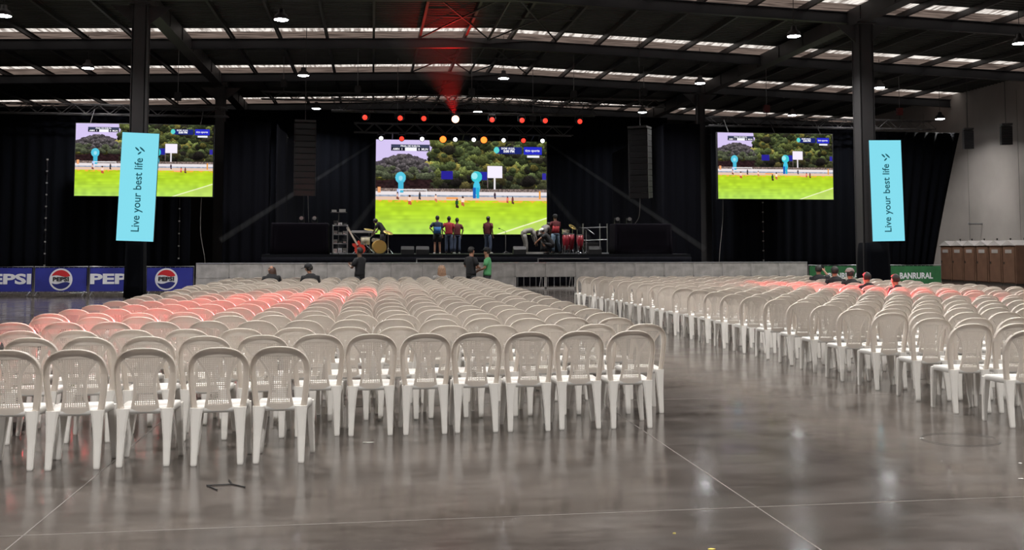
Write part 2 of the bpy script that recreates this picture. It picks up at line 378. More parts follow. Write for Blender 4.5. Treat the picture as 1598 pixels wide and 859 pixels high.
def splat(b, lattice=True, mi=0):
    N = 12
    if lattice:
        for s in (-1, 1):     # solid borders
            strip(b, [(s*(wz(.41+.41*i/N)-.009), .41+.41*i/N, .011, 0) for i in range(N+1)], N, .010)
        strip(b, [(-.10+.2*i/6, .425, 0, .028) for i in range(7)], 6, .016)
        strip(b, [(-.172+.344*i/10, .842, 0, .020) for i in range(11)], 10, .008)
        strip(b, [(-.082+.164*i/6, .60, 0, .006) for i in range(7)], 6, .007)
        zs = [.458+.0158*i for i in range(24)]
        for z in zs:
            w = wz(z)-.012; strip(b, [(-w+2*w*i/4, z, 0, .0031) for i in range(5)], 4, .004)
        for j in range(-10, 11):
            x = j*.0155; lo = None
            seg = [z for z in [.45+.02*i for i in range(20)] if wz(z)-.008 > abs(x)]
            if not seg: continue
            run = []
            for z in [.45+.02*i for i in range(20)]:
                if wz(z)-.008 > abs(x): run.append(z)
                else:
                    if len(run) > 1: strip(b, [(x, q, .0030, 0) for q in run], 0, .005)
                    run = []
            if len(run) > 1: strip(b, [(x, q, .0030, 0) for q in run], 0, .005)
    else:
        rings = []
        for i in range(7):
            z = .40+.45*i/6; w = wz(z); rings.append([bp(-w, z, .004), bp(0, z, .004), bp(w, z, .004), bp(w, z, -.006), bp(0, z, -.006), bp(-w, z, -.006)])
        b.loft(rings, mi)
def seat(b, n=28, mi=0):
    def outl(k, s):
        a = 2*math.pi*k/n; c, d = math.cos(a), math.sin(a); e = 2/4.2
        y = math.copysign(abs(d)**e, d); x = math.copysign(abs(c)**e, c)
        return (x*(.202+.012*y)*s, .022+y*.213*s)
    rings = []
    for s, z in ((.001, .428), (.5, .430), (.8, .438), (.94, .445), (.985, .441), (1.0, .428), (1.0, .392), (.975, .392), (.965, .42), (.5, .42), (.001, .42)):
        rings.append([(*outl(k, s), z - (.012 if s > .9 else 0)*max(0, (outl(k, 1)[1]-.12)/.115)) for k in range(n)])
    b.loft(rings, mi, caps=False)
def leg(b, kind, s, mi=0, simple=False):
    if kind == 'rear': P = [(.160, -.172, .430, .048, .028), (.163, -.180, .35, .039, .023), (.168, -.192, .2, .029, .018), (.171, -.215, .012, .0225, .015), (.171, -.216, 0, .019, .012)]
    else: P = [(.178, .175, .42, .036, .030), (.186, .180, .30, .030, .024), (.196, .178, .15, .024, .019), (.207, .172, .012, .019, .015), (.207, .172, 0, .016, .012)]
    if simple: P = [P[0], P[2], P[4]]
    rings = []
    for x, y, z, hx, hy in P:
        if simple: rings.append([(s*x-hx, y-hy, z), (s*x+hx, y-hy, z), (s*x+hx, y+hy, z), (s*x-hx, y+hy, z)])
        else:
            c = .35; rings.append([(s*x+u*hx, y+v*hy, z) for u, v in ((-1+c, -1), (1-c, -1), (1, -1+c), (1, 1-c), (1-c, 1), (-1+c, 1), (-1, 1-c), (-1, -1+c))])
    b.loft(rings, mi)
b_ = MB(); hoop(b_); ME_HOOP = b_.mesh('back_frame', M['plastic'])
b_ = MB(); splat(b_); ME_SPLAT = b_.mesh('splat', M['plastic'])
b_ = MB(); seat(b_); ME_SEAT = b_.mesh('seat', M['seat'], True)
ME_LEGS = {}
for kd in ('rear', 'front'):
    for s in (-1, 1): b_ = MB(); leg(b_, kd, s); ME_LEGS[(kd, s)] = b_.mesh('leg', M['leg'])
b_ = MB(); hoop(b_, 14); splat(b_, True); seat(b_, 20, 1)
for kd in ('rear', 'front'):
    for s in (-1, 1): leg(b_, kd, s, 2)
ME_ONE = b_.mesh('plastic_chair', [M['plastic'], M['seat'], M['leg']])
b_ = MB(); hoop(b_, 10, 0, [(-.034, -.006), (.014, -.020), (.016, .010), (-.034, .010)]); splat(b_, False); seat(b_, 12, 1)
for kd in ('rear', 'front'):
    for s in (-1, 1): leg(b_, kd, s, 2, True)
LOW = b_
PROTO = {}
def full_chair():
    if not PROTO:
        t = empty('plastic_chair', (0, 0, 0)); PROTO['t'] = t
        for nm, me in [('back_frame', ME_HOOP), ('splat', ME_SPLAT), ('seat', ME_SEAT)] + [('leg', m) for m in ME_LEGS.values()]:
            o = bpy.data.objects.new(nm, me); COL.objects.link(o); o.parent = t
        return t
    return copy_tree(PROTO['t'])
chairs = []   # (block, row, col, x, y, rot)
def jit(): return random.uniform(-.004, .004), random.uniform(-.03, .03), random.gauss(0, R(.8))
for i, x in enumerate((-.68, -1.16, -1.70, -2.20, -2.66, -3.14)):
    chairs.append(('left', 1, i+1, x, 8.06+random.uniform(-.03, .03), R((-4, 2, 0, 1, -3, 0)[i])))
x1 = [2.38, 1.90, 1.43, .95, .48, .01, -.46, -.94, -1.42, -1.90, -2.38, -2.86, -3.34, -3.82]
for r_ in range(22):
    pk = 1.0 if r_ == 0 else random.uniform(.995, 1.035); rs_ = 0 if r_ == 0 else (.06 if r_ == 1 else random.uniform(-.05, .05)); ry_ = random.uniform(-.05, .05); sk_ = random.uniform(-.012, .012)
    for c_ in range(14):
        dx, dy, a = jit(); y = 9.09+.83*r_; sh = (.0 if r_ == 0 else .28+.009*(r_-1))
        x = x1[0]-(x1[0]-x1[c_])*pk+rs_
        chairs.append(('left', r_+2, c_+1, x+sh+dx, y+dy+(0 if r_ == 0 else ry_+sk_*c_), a))
for r_ in range(23):
    pk = random.uniform(.995, 1.035); rs_ = random.uniform(-.04, .04); ry_ = random.uniform(-.04, .04); sk_ = random.uniform(-.01, .01)
    for c_ in range(15):
        dx, dy, a = jit(); y = 8.62+.805*r_; sh = -.03*max(0, y-14)*.8
        chairs.append(('right', r_+1, c_+1, 6.02+.475*c_*pk+sh+dx+rs_, y+dy+ry_+sk_*c_, a+R(-3)))
def proj(x, y, z):
    ps, th = R(8.131), R(3.5)
    f = (math.sin(ps)*math.cos(th), math.cos(ps)*math.cos(th), math.sin(th)); r = (math.cos(ps), -math.sin(ps), 0)
    u = (r[1]*f[2], -r[0]*f[2], r[0]*f[1]-r[1]*f[0]); v = (x, y, z-1.65)
    d = sum(a*b for a, b in zip(v, f)); return 799+1530*sum(a*b for a, b in zip(v, r))/d, 294.4-1530*sum(a*b for a, b in zip(v, u))/d, d
vis = []
for c in chairs:
    q = proj(c[3], c[4], .8)
    if -45 < q[0] < 1643: vis.append((q[2], c))
vis.sort(key=lambda t: t[0])
n_ind = 300
far = MB()
for i, (d, c) in enumerate(vis):
    blk, row, col, x, y, a = c
    if i < n_ind:
        if d < 15.5: o = full_chair()
        else: o = bpy.data.objects.new('plastic_chair', ME_ONE); COL.objects.link(o)
        o.location = (x, y, 0.001); o.rotation_euler = (0, 0, a)
        tag(o, 'white plastic chair, %s block, %s row from the camera, %s from the aisle' % (blk, ORD[row], ORD[col]), 'chair', 'white plastic chairs in the %s block' % blk)
    else:
        ca, sa = math.cos(a), math.sin(a)
        far.v_off = len(far.v); far.v += [(x+p[0]*ca-p[1]*sa, y+p[0]*sa+p[1]*ca, p[2]+.001) for p in LOW.v]
        far.f += [tuple(k+far.v_off for k in f) for f in LOW.f]; far.m += LOW.m
o = far.build('plastic_chairs', [M['plastic'], M['seat'], M['leg']])
tag(o, 'dense far rows of white plastic chairs in front of the stage barrier', 'chairs', None, 'stuff')
#PART2
# ------------------------------------------------------------------ stage, curtains, drapes
def curtain(name, x0, x1, y, ztop, label, m, amp=.10, wl=.55, zb=0.02, right_slant=0, seed=1, cat='curtain', left_slant=0):
    rnd = random.Random(seed); b = MB(); n = int((x1-x0)/.09)+2; rings = []
    ph = [rnd.uniform(0, 6) for _ in range(4)]
    nz = 7
    for j in range(nz):
        t = j/(nz-1); z = ztop+(zb-ztop)*t
        xe = x1 - right_slant*t*(1.15-.15*t); xs = x0 + left_slant*t
        row = []
        for i in range(n):
            x = xs+(xe-xs)*i/(n-1); xx = x0+(x1-x0)*i/(n-1)
            row.append((x, y+amp*(.5+.5*t)*(math.sin(xx*2*math.pi/wl+ph[0])+.4*math.sin(xx*2*math.pi/(wl*2.3)+ph[1])), z))
        rings.append(row + [(p[0], p[1]+.03, p[2]) for p in reversed(row)])
    b.loft(rings, 0, caps=True)
    o = b.build(name, m, None, True); return tag(o, label, cat)
curtain('black_curtain', -22.9, -8.15, 46.0, 7.9, 'tall black curtain behind the left video screen and blue barriers', M['curtain'])
curtain('black_curtain', 16.4, 24.05, 46.0, 7.8, 'tall black curtain behind the right video screen', M['curtain'], seed=2, right_slant=.12)
curtain('black_curtain', 24.35, 29.75, 46.15, 7.55, 'black curtain whose loose edge slants in front of the white side wall', M['curtain'], seed=3, right_slant=1.75, left_slant=.25)
curtain('black_curtain', -8.0, 17.3, 56.0, 9.4, 'wide black backdrop curtain at the rear of the stage', M['curtain'], seed=4)
curtain('black_drape', -6.9, -4.75, 47.2, 7.6, 'black drape between the left column and the speaker array', M['curtain2'], seed=5, cat='drape')
curtain('black_drape', 14.35, 16.3, 47.2, 7.9, 'black drape between the right column and the speaker array', M['curtain2'], seed=6, cat='drape')
# side masking that runs back at a slant, upper edge falling towards the stage
def slant_drape(xa, ya, za, xb, yb_, zb2, label, seed):
    b = MB(); n = 24; rings = []
    for j in range(5):
        t = j/4; row = []
        for i in range(n):
            u = i/(n-1); x = xa+(xb-xa)*u; y = ya+(yb_-ya)*u; zt = za+(zb2-za)*u
            row.append((x+.05*math.sin(u*22+seed), y+.05*math.cos(u*31), zt+(1.4-zt)*t))
        rings.append(row+[(p[0], p[1]+.03, p[2]) for p in reversed(row)])
    b.loft(rings); tag(b.build('side_drape', M['curtain2'], None, True), label, 'drape')
slant_drape(-4.45, 46.2, 7.45, -3.3, 49.5, 6.3, 'grey-black side drape with a sloping top left of the stage', 1)
slant_drape(14.0, 46.0, 7.7, 12.4, 49.5, 6.6, 'grey-black side drape with a sloping top right of the stage', 2)
# black cloth wrap at the foot of the front columns
for x, y, w, h, lb in ((-7.80, 34.3, .64, 2.05, 'black cloth wrapped around the foot of the left front column'), (18.05, 33.5, .98, 1.85, 'black cloth wrapped around the foot of the right front column')):
    b = MB(); rings = []
    for j in range(6):
        t = j/5; row = []
        for i in range(40):
            a = 2*math.pi*i/40; e = 2/6; c, s_ = math.cos(a), math.sin(a); k = w/2*(1-.10*t)+.015*math.sin(9*a)*(1-t)
            row.append((x+k*math.copysign(abs(c)**e, c), y+k*math.copysign(abs(s_)**e, s_), .004+h*t))
        rings.append(row)
    b.loft(rings); tag(b.build('column_wrap', M['curtain'], None, True), lb, 'cloth wrap')
# stage platform
st = empty('stage', (4.6, 42.6, 0), 'low black stage platform spanning between the speaker arrays behind the metal barrier', 'stage')
MB().bx(-9.2, 9.6, 0, 11.5, 1.28, 1.4).build('deck', mat('stage_deck', (.005, .006, .009), .7, spec=.2), st)
curtain('front_skirt', -4.6, 14.2, 42.5, 1.28, None, M['curtain2'], amp=.03, wl=.4).parent = None
sk = bpy.data.objects[[o.name for o in bpy.data.objects if o.name.startswith('front_skirt')][0]]
for k_ in ('category', 'label'):
    if k_ in sk: del sk[k_]
sk.parent = st; sk.location = (-4.6, -42.6, 0)
for i in range(9):
    MB().tube([(-8.6+2.15*i, .5, 0), (-8.6+2.15*i, .5, 1.28)], .03, 6).build('leg', M['pipe'], st)
for x in (1.9, 7.2):
    MB().bx(x-4.6+.0, x-4.6+2.3, -.13, -.07, 1.18, 1.22).bx(x-4.6, x-4.6+.05, -.13, -.07, .75, 1.2).build('edge_rail', M['pipe'], st)
# covered boxes beside the stage (subwoofer stacks under black cloth)
def cloth_box(x0, x1, y0, y1, z0, z1, label, m):
    b = MB(); rings = []
    cx, cy = (x0+x1)/2, (y0+y1)/2; hx, hy = (x1-x0)/2, (y1-y0)/2
    for j, (t, k) in enumerate(((0, 1.015), (.3, 1.005), (.7, 1), (.96, 1), (1, .98))):
        row = []
        for i in range(64):
            a = 2*math.pi*i/64+.05; e = 2/12; c, s_ = math.cos(a), math.sin(a); w = .02*math.sin(a*13)*(1-t)
            row.append((cx+(hx*k+w)*math.copysign(abs(c)**e, c), cy+(hy*k+w)*math.copysign(abs(s_)**e, s_), z0+(z1-z0)*t))
        rings.append(row)
    b.loft(rings); return tag(b.build('covered_speaker_stack', m, None, True), label, 'covered stack')
cloth_box(-4.25, -1.85, 42.7, 43.9, 1.402, 2.74, 'wide speaker stack under purple-black cloth left of the stage', M['purpledrape'])
cloth_box(10.75, 13.4, 42.7, 43.9, 1.402, 2.76, 'wide speaker stack under black cloth right of the stage', M['purpledrape'])
for x, z, lb in ((-3.0, 2.73, 'small moving head light on the left covered stack'), (-2.45, 2.73, 'second small light on the left covered stack'), (11.5, 2.75, 'small light on the right covered stack'), (10.95, 2.75, 'tiny light at the left corner of the right covered stack')):
    t = empty('small_stage_light', (x, 43.1, z+.02), lb, 'light')
    MB().bx(-.12, .12, -.1, .1, 0, .06).build('base', M['black'], t)
    MB().bx(-.13, -.10, -.03, .03, .05, .25).bx(.10, .13, -.03, .03, .05, .25).build('yoke', M['black'], t)
    MB().tube([(0, .1, .2), (0, -.08, .2), (0, -.12, .2)], [.07, .09, .085], 12).build('head', M['chrome'], t)

# ------------------------------------------------------------------ trusses
def truss(x0, x1, y, z, s, label, name='lighting_truss', m=None, bay=.5):
    m = m or M['steel2']
    t = empty(name, ((x0+x1)/2, y, z), label, 'truss'); h = s/2; L = (x1-x0)/2
    for yy in (-h, h):
        for zz in (-h, h): MB().tube([(-L, yy, zz), (L, yy, zz)], .026, 6).build('chord', m, t)
    b = MB(); n = max(2, int(round(2*L/bay)))
    for i in range(n):
        a, c = -L+2*L*i/n, -L+2*L*(i+1)/n; f = 1 if i % 2 else -1
        for yy in (-h, h): b.tube([(a, yy, -h*f), (c, yy, h*f)], .014, 4, caps=False)
        for zz in (-h, h): b.tube([(a, -h*f, zz), (c, h*f, zz)], .014, 4, caps=False)
    b.build('lacing', m, t); return t
TR = [(-22.0, -6.4, 45.0, 7.75, .42, 'long box truss over the left video screen'), (15.9, 27.6, 45.0, 7.75, .42, 'long box truss over the right video screen'),
      (-1.9, 10.6, 45.6, 8.265, .55, 'upper lighting truss with the row of eight red lamps'), (-.9, 9.9, 47.9, 7.505, .45, 'lower lighting truss just above the centre video screen'),
      (-5.2, 14.4, 47.0, 8.85, .35, 'long thin truss over the whole stage')]
for t in TR: truss(*t)
def hang(x, y, z0, name='chain_hoist', label='', col=None):
    t = empty(name, (x, y, z0), label, 'hoist')
    top = zr(x)+DZ-.002
    MB().tube([(0, 0, .25), (0, 0, top-z0)], .012, 5).build('chain', M['pipe'], t)
    MB().bx(-.13, .13, -.1, .1, .25, .62).tube([(-.16, 0, .42), (.16, 0, .42)], .09, 8).build('motor', col or M['black'], t)
    MB().tube([(0, 0, .25), (0, 0, -.02)], .02, 5).tube([(-.05, 0, 0), (.05, 0, 0)], .02, 5).build('hook', M['steel2'], t)
rb = mat('hoist_red', (.10, .012, .012), .5)
for x, y, z, lb, c_ in ((-16.5, 45, 7.97, 'chain hoist over the left end of the left screen truss', None), (-8.6, 45, 7.97, 'chain hoist by the left column on the left screen truss', None),
                        (18.9, 45, 7.97, 'red chain hoist above the middle of the right screen truss', rb), (25.8, 45, 7.97, 'red chain hoist above the outer end of the right screen truss', rb),
                        (-.7, 45.6, 8.55, 'chain hoist at the left end of the upper lighting truss', None), (4.6, 45.6, 8.55, 'chain hoist at the middle of the upper lighting truss', None), (9.5, 45.6, 8.55, 'chain hoist at the right end of the upper lighting truss', None),
                        (1.2, 47.9, 7.74, 'chain hoist left on the lower lighting truss', None), (7.9, 47.9, 7.74, 'chain hoist right on the lower lighting truss', None)):
    hang(x, y, z, label=lb, col=c_)
for x in (-4.2, 13.4): hang(x, 47.175, 9.03, label='chain hoist at the %s end of the long thin truss' % ('left' if x < 0 else 'right'))

# ------------------------------------------------------------------ stage lamps on the trusses
RED = {1: mat('red_lens', (0, 0, 0), .4, emit=(1.0, .035, .02), strength=2.2), 2: mat('orange_lens', (0, 0, 0), .4, emit=(1.0, .16, .02), strength=3.0),
       3: mat('hot_red_lens', (0, 0, 0), .4, emit=(1.0, .42, .22), strength=9.0), 4: mat('white_lens', (0, 0, 0), .4, emit=(1, 1, 1), strength=3.2)}
RIM = mat('red_lit_rim', (.3, .01, .01), .4)
def par(x, y, z, top, aim, kind, r, label):
    """a moving head hanging from a truss: clamp, base, yoke, head and lens"""
    t = empty('moving_head_light', (x, y, z), label, 'stage light', 'stage lights on the rig')
    MB().tube([(0, 0, top-z-.03), (0, 0, .27)], .02, 5).build('clamp', M['black'], t)
    MB().bx(-.14, .14, -.1, .1, .20, .28).build('base', M['black'], t)
    MB().bx(-.19, -.16, -.04, .04, -.04, .21).bx(.16, .19, -.04, .04, -.04, .21).bx(-.19, .19, -.04, .04, .18, .21).build('yoke', M['black'], t)
    d = (Vector(aim)-Vector((x, y, z))).normalized()
    MB().tube([-d*.2, -d*.12, d*.14, d*.19], [.09, .13, r+.03, r+.03], 14).build('head', M['black'], t, True)
    MB().tube([d*.188, d*.2, d*.206], [r, r*.95, r*.5], 16).build('lens', RED[kind], t, True)
    return t, d
AUD = (0, 5, 1.6)
upper = [(-.31, 1, 'first'), (1.29, 1, 'second'), (2.37, 1, 'third'), (3.82, 3, 'fourth and brightest'), (5.53, 1, 'fifth'), (6.94, 1, 'sixth'), (8.04, 1, 'seventh'), (9.69, 1, 'eighth')]
for i, (x, kd, o_) in enumerate(upper):
    par(x, 45.4, 7.68, 8.0, AUD if kd == 3 else (AUD[0]+(x-4)*2.2, 10, 3), kd, .17 if kd == 3 else .115, 'red moving head lamp, %s from the left on the upper lighting truss' % o_)
lower = [(.41, 4, 'white'), (1.4, 1, 'red'), (2.39, 4, 'white'), (3.41, 2, 'glowing orange'), (4.01, 4, 'white'), (4.92, 4, 'white'), (5.42, 2, 'orange'), (6.4, 4, 'white'), (7.39, 1, 'red'), (8.35, 4, 'white')]
for i, (x, kd, c_) in enumerate(lower):
    par(x, 47.7, 6.98, 7.30, AUD, kd, {4: .10, 1: .11, 2: .16}[kd], '%s moving head lamp, %s from the left above the centre video screen' % (c_, ORD[i+1]))

# light beams: a spot lamp in the head, and the thin haze it shows up in
def beam(src, tgt, col, watt, half_deg, haze=None, dens=.02, label='', blend=.5, length=None):
    src = Vector(src); tgt = Vector(tgt); d = (tgt-src).normalized()
    l = bpy.data.lights.new('beam_light', 'SPOT'); l.energy = watt; l.color = col; l.spot_size = R(2*half_deg); l.spot_blend = blend; l.shadow_soft_size = .05
    o = bpy.data.objects.new('beam_light', l); COL.objects.link(o); o.location = src + d*.3
    o.rotation_euler = d.to_track_quat('-Z', 'Y').to_euler()
    if haze:
        L_ = length or (tgt-src).length; t_ = math.tan(R(half_deg))
        m = bpy.data.materials.new('beam_haze'); m.use_nodes = True; N = m.node_tree.nodes; N.remove(N['Principled BSDF'])
        v = N.new('ShaderNodeVolumeScatter'); v.inputs['Density'].default_value = dens; v.inputs['Anisotropy'].default_value = 0.2
        m.node_tree.links.new(v.outputs[0], N['Material Output'].inputs['Volume'])
        a = src+d*.32; b = MB().tube([a, src+d*L_], [.06, .06+L_*t_], 20)
        tag(b.build('haze_beam', m, None, True), label, 'light beam', None, 'stuff')
beam((9.69, 45.4, 7.68), (-1.9, 15.0, .85), (1, .045, .06), RED_W*2.6, 2.5, blend=.9)
beam((3.82, 45.4, 7.68), (9.6, 19.0, .85), (1, .045, .06), RED_W*3.0, 2.1, blend=.8)
beam((3.82, 45.4, 7.68), (2.6, 40.5, 11.0), (1, .01, .012), 1100, 20, True, .03, 'red haze glow rising from the brightest lamp on the upper truss', .9)
beam((.41, 47.7, 6.98), (-6.6, 44.6, 2.0), (.82, .85, 1), 3600, .55, True, .12, 'thin pale beam slanting down to the left of the centre screen', .3)
beam((8.35, 47.7, 7.0), (15.8, 45.2, 1.6), (.82, .85, 1), 3600, .55, True, .12, 'thin pale beam slanting down to the right of the centre screen', .3)
beam((6.4, 47.7, 6.98), (10.6, 45.0, 1.5), (.6, .62, 1), 1500, .9, True, .05, 'faint violet beam falling behind the drums right of the screen', .4)
beam((2.39, 47.7, 6.98), (-1.6, 45.2, 1.5), (.6, .62, 1), 1500, .9, True, .05, 'faint violet beam falling behind the guitar left of the screen', .4)

# ------------------------------------------------------------------ video screens: one picture, painted as colours of the display's own points
def paint(w=400, h=219):
    rng = np.random.RandomState(3)
    def vn(sx, sy, seed):      # smooth value noise
        r = np.random.RandomState(seed); g = r.rand(int(h/sy)+3, int(w/sx)+3)
        yy = np.arange(h)/sy; xx = np.arange(w)/sx; yi = yy.astype(int); xi = xx.astype(int); fy = (yy-yi)[:, None]; fx = (xx-xi)[None]
        fy = fy*fy*(3-2*fy); fx = fx*fx*(3-2*fx); a = g[yi][:, xi]; b = g[yi][:, xi+1]; c = g[yi+1][:, xi]; d = g[yi+1][:, xi+1]
        return (a*(1-fx)+b*fx)*(1-fy)+(c*(1-fx)+d*fx)*fy
    im = np.zeros((h, w, 3)); Y, X = np.mgrid[0:h, 0:w]; u = X/w; v = Y/h
    im[:] = np.array([205, 190, 232])
    n1 = vn(14, 10, 1); n2 = vn(5, 4, 2); n3 = vn(2.2, 2, 3); n4 = vn(30, 20, 4)
    # grey hill
    hill = .13+.42*np.abs(u-.16)**1.25*2.2 + .02*n2
    m = (v > hill) & (u < .36); c = np.array([92, 84, 92])*(.55+.8*n3[..., None]*n1[..., None]+.2*n2[..., None]); im[m] = c[m]
    # trees
    tr = np.where(u > .29, .0, .30+.05*n1) + np.where((u > .29) & (u < .34), (.34-u)*5, 0)
    tex = (.3+1.1*n2*n3+.35*n1)
    tex = tex*(.75+.5*rng.rand(h, w)); c = np.stack([82*tex, 88*tex, 58*tex], -1); dark = ((n4 > .55)*.45+.55)[..., None]; c = c*dark
    yel = (n1 > .58)[..., None]; c = np.where(yel, c*np.array([1.35, 1.25, .9]), c)
    m = v > tr; im[m] = c[m]
    for k in range(620):          # leaf clumps, bright on their upper side
        cx = rng.uniform(.27, 1.02); cy = rng.uniform(-.02, .50); sz = rng.uniform(.012, .042)
        if cx < .34 and cy < (.36-cx)*4: continue
        grp = n1[min(h-1, max(0, int(cy*h))), min(w-1, int(max(0, cx)*w)-0 if cx < 1 else w-1)]
        base = np.array([[74, 84, 52], [104, 112, 62], [128, 120, 62], [52, 50, 40]][int(rng.choice(4, p=[.4, .25, .12, .23]))])*(.55+.7*grp)
        if cy > .38: base = base*.55+np.array([12, 10, 12])
        e = ((u-cx)/sz)**2+((v-cy)/(sz*1.35))**2; m = (e < 1+.6*(n3-.5)) & (v < .53)
        sh_ = np.clip(1.25-.9*((v-cy)/(sz*1.35)+1)/2, .3, 1.3)*(.7+.6*n3); im[m] = (base*sh_[..., None])[m]
    for k in range(170):
        cx = rng.uniform(-.01, .33); cy = .15+abs(cx-.16)*.95+rng.uniform(0, .22); sz = rng.uniform(.012, .03)
        if cy > .40: continue
        base = np.array([96, 90, 92]) if cy < .27+.1*rng.rand() else np.array([86, 92, 70])
        e = ((u-cx)/sz)**2+((v-cy)/(sz*1.3))**2; m = e < 1
        sh_ = np.clip(1.2-.8*((v-cy)/(sz*1.3)+1)/2, .3, 1.3)*(.65+.6*n3); im[m] = (base*sh_[..., None])[m]
    m = (v > .385+.05*n1) & (v < .53) & (u < .335-.03*n2); im[m] = (np.array([40, 26, 28])*(.7+.6*n2[..., None]))[m]
    # stand, wall and track
    m = (v > .515) & (v < .545); im[m] = (np.array([120, 105, 100])*(.6+.8*n3[..., None]))[m]
    m = (v > .545) & (v < .58); im[m] = np.array([226, 218, 220])
    m = (v > .58) & (v < .605); im[m] = (np.array([150, 160, 178])*(.85+.3*n2[..., None]))[m]
    m = (v > .60) & (v < .635); im[m] = np.array([222, 190, 168])
    # pitch
    g = .9+.14*n1+.08*vn(60, 4, 7); c = np.stack([170*g, 204*g, 44*g+60*np.clip(v-.8, 0, 1)], -1)
    c = c + np.clip((.72-v)*6, 0, 1)[..., None]*np.array([22, -4, -22])+np.clip(v-.75, 0, .3)[..., None]*np.array([10, 40, 150])
    m = v > .635; im[m] = c[m]
    m = (v > .635) & (v < .66) & (n2 > .55); im[m] = np.array([232, 176, 60])
    # touchline at lower right
    ln = 1.0-(u-.70)*.60; m = (np.abs(v-ln) < .006) & (u > .70); im[m] = np.array([238, 240, 196]); m = (v > ln+.006) & (u > .70); im[m] = im[m]*.55+np.array([196, 214, 118])*.45
    def rect(x0, x1, y0, y1, col): m = (u > x0) & (u < x1) & (v > y0) & (v < y1); im[m] = np.array(col)
    def ell(cx, cy, rx, ry, col): m = ((u-cx)/rx)**2+((v-cy)/ry)**2 < 1; im[m] = np.array(col)
    # blue flags, balloon figures (plain), hoarding board, goal
    rect(.375, .445, .325, .415, (40, 34, 140)); rect(.59, .645, .33, .42, (38, 40, 150)); rect(.97, .995, .34, .41, (50, 44, 150))
    ell(.142, .40, .030, .060, (84, 190, 216)); ell(.142, .405, .012, .026, (150, 214, 232)); rect(.128, .158, .44, .56, (70, 176, 206)); rect(.122, .140, .52, .60, (180, 200, 240))
    ell(.583, .385, .032, .060, (60, 190, 200)); ell(.570, .375, .018, .035, (150, 226, 232)); ell(.583, .50, .020, .075, (70, 190, 220)); rect(.562, .578, .50, .612, (30, 96, 176)); rect(.582, .598, .50, .612, (40, 170, 205))
    rect(.645, .735, .265, .395, (236, 228, 244)); rect(.683, .694, .39, .52, (228, 222, 226)); rect(.645, .650, .39, .50, (150, 130, 130))
    for a, b2, c1, d1 in ((.135, .295, .525, .53), (.135, .139, .525, .60), (.291, .295, .525, .60)): rect(a, b2, c1, d1, (240, 240, 244))
    rect(.405, .475, .605, .625, (240, 160, 90)); rect(.71, .76, .635, .655, (244, 170, 110)); rect(.95, .962, .53, .62, (224, 150, 60)); rect(.012, .03, .50, .56, (230, 160, 110))
    def man(x, y, s, top, leg_): ell(x, y-.040*s, .0045*s, .010*s, (70, 44, 38)); rect(x-.007*s, x+.007*s, y-.032*s, y, top); rect(x-.006*s, x+.004*s, y, y+.028*s, leg_); rect(x+.001, x+.008*s, y+.01*s, y+.034*s, leg_)
    for p in ((.125, .60, 1, (214, 180, 170), (120, 70, 60)), (.195, .645, 1.3, (236, 206, 190), (190, 90, 60)), (.252, .60, 1, (50, 50, 56), (50, 46, 50)), (.345, .62, 1, (240, 200, 180), (200, 120, 90)),
              (.468, .68, 1.2, (34, 78, 44), (60, 36, 34)), (.502, .655, 1.3, (244, 220, 200), (190, 96, 70)), (.69, .59, .8, (60, 44, 60), (50, 40, 60)), (.765, .635, .9, (230, 130, 110), (180, 80, 70)), (.795, .64, 1, (120, 70, 60), (100, 60, 50))): man(*p)
    # score strip and captions
    rect(.085, .31, .05, .082, (60, 66, 90)); rect(.085, .31, .082, .115, (24, 26, 40)); rect(.165, .235, .082, .118, (240, 240, 246))
    rect(.695, .85, .06, .135, (28, 38, 110)); ell(.70, .095, .016, .034, (90, 205, 200)); rect(.86, .97, .055, .14, (40, 44, 190)); rect(.88, .955, .15, .172, (236, 236, 250))
    return np.clip(im, 0, 255)/255
IMG = paint(); IMG = np.where(IMG <= .04045, IMG/12.92, ((IMG+.055)/1.055)**2.4)
SW, SH = 8.6, 4.70
def display_mesh():
    h, w = IMG.shape[:2]; xs = np.linspace(-SW/2, SW/2, w); zs = np.linspace(SH/2, -SH/2, h)
    Xg, Zg = np.meshgrid(xs, zs); co = np.stack([Xg, np.full_like(Xg, -.06), Zg], -1).reshape(-1, 3)
    idx = np.arange(h*w).reshape(h, w); f = np.stack([idx[:-1, :-1], idx[1:, :-1], idx[1:, 1:], idx[:-1, 1:]], -1).reshape(-1, 4)
    me = bpy.data.meshes.new('display'); me.vertices.add(h*w); me.vertices.foreach_set('co', co.ravel()); me.loops.add(f.size); me.polygons.add(len(f))
    me.loops.foreach_set('vertex_index', f.ravel().astype(np.int32)); me.polygons.foreach_set('loop_start', np.arange(0, f.size, 4, dtype=np.int32)); me.update(calc_edges=True)
    at = me.color_attributes.new('picture', 'FLOAT_COLOR', 'POINT'); at.data.foreach_set('color', np.concatenate([IMG, np.ones((h, w, 1))], -1).astype(np.float32).ravel())
    m = bpy.data.materials.new('video_picture'); m.use_nodes = True; N = m.node_tree.nodes; N.remove(N['Principled BSDF'])
    e = N.new('ShaderNodeEmission'); e.inputs[1].default_value = 1.12; a = N.new('ShaderNodeAttribute'); a.attribute_name = 'picture'
    m.node_tree.links.new(a.outputs['Color'], e.inputs[0]); m.node_tree.links.new(e.outputs[0], N['Material Output'].inputs[0])
    me.materials.append(m); return me
scr = empty('video_screen', (4.47, 49.0, 4.71), 'large centre video screen above the stage showing a football pitch', 'video screen', 'video screens showing the football match')
o = bpy.data.objects.new('display', display_mesh()); COL.objects.link(o); o.parent = scr
MB().bx(-SW/2-.04, SW/2+.04, -.05, .12, -SH/2-.04, SH/2+.04).build('cabinet', M['black'], scr)
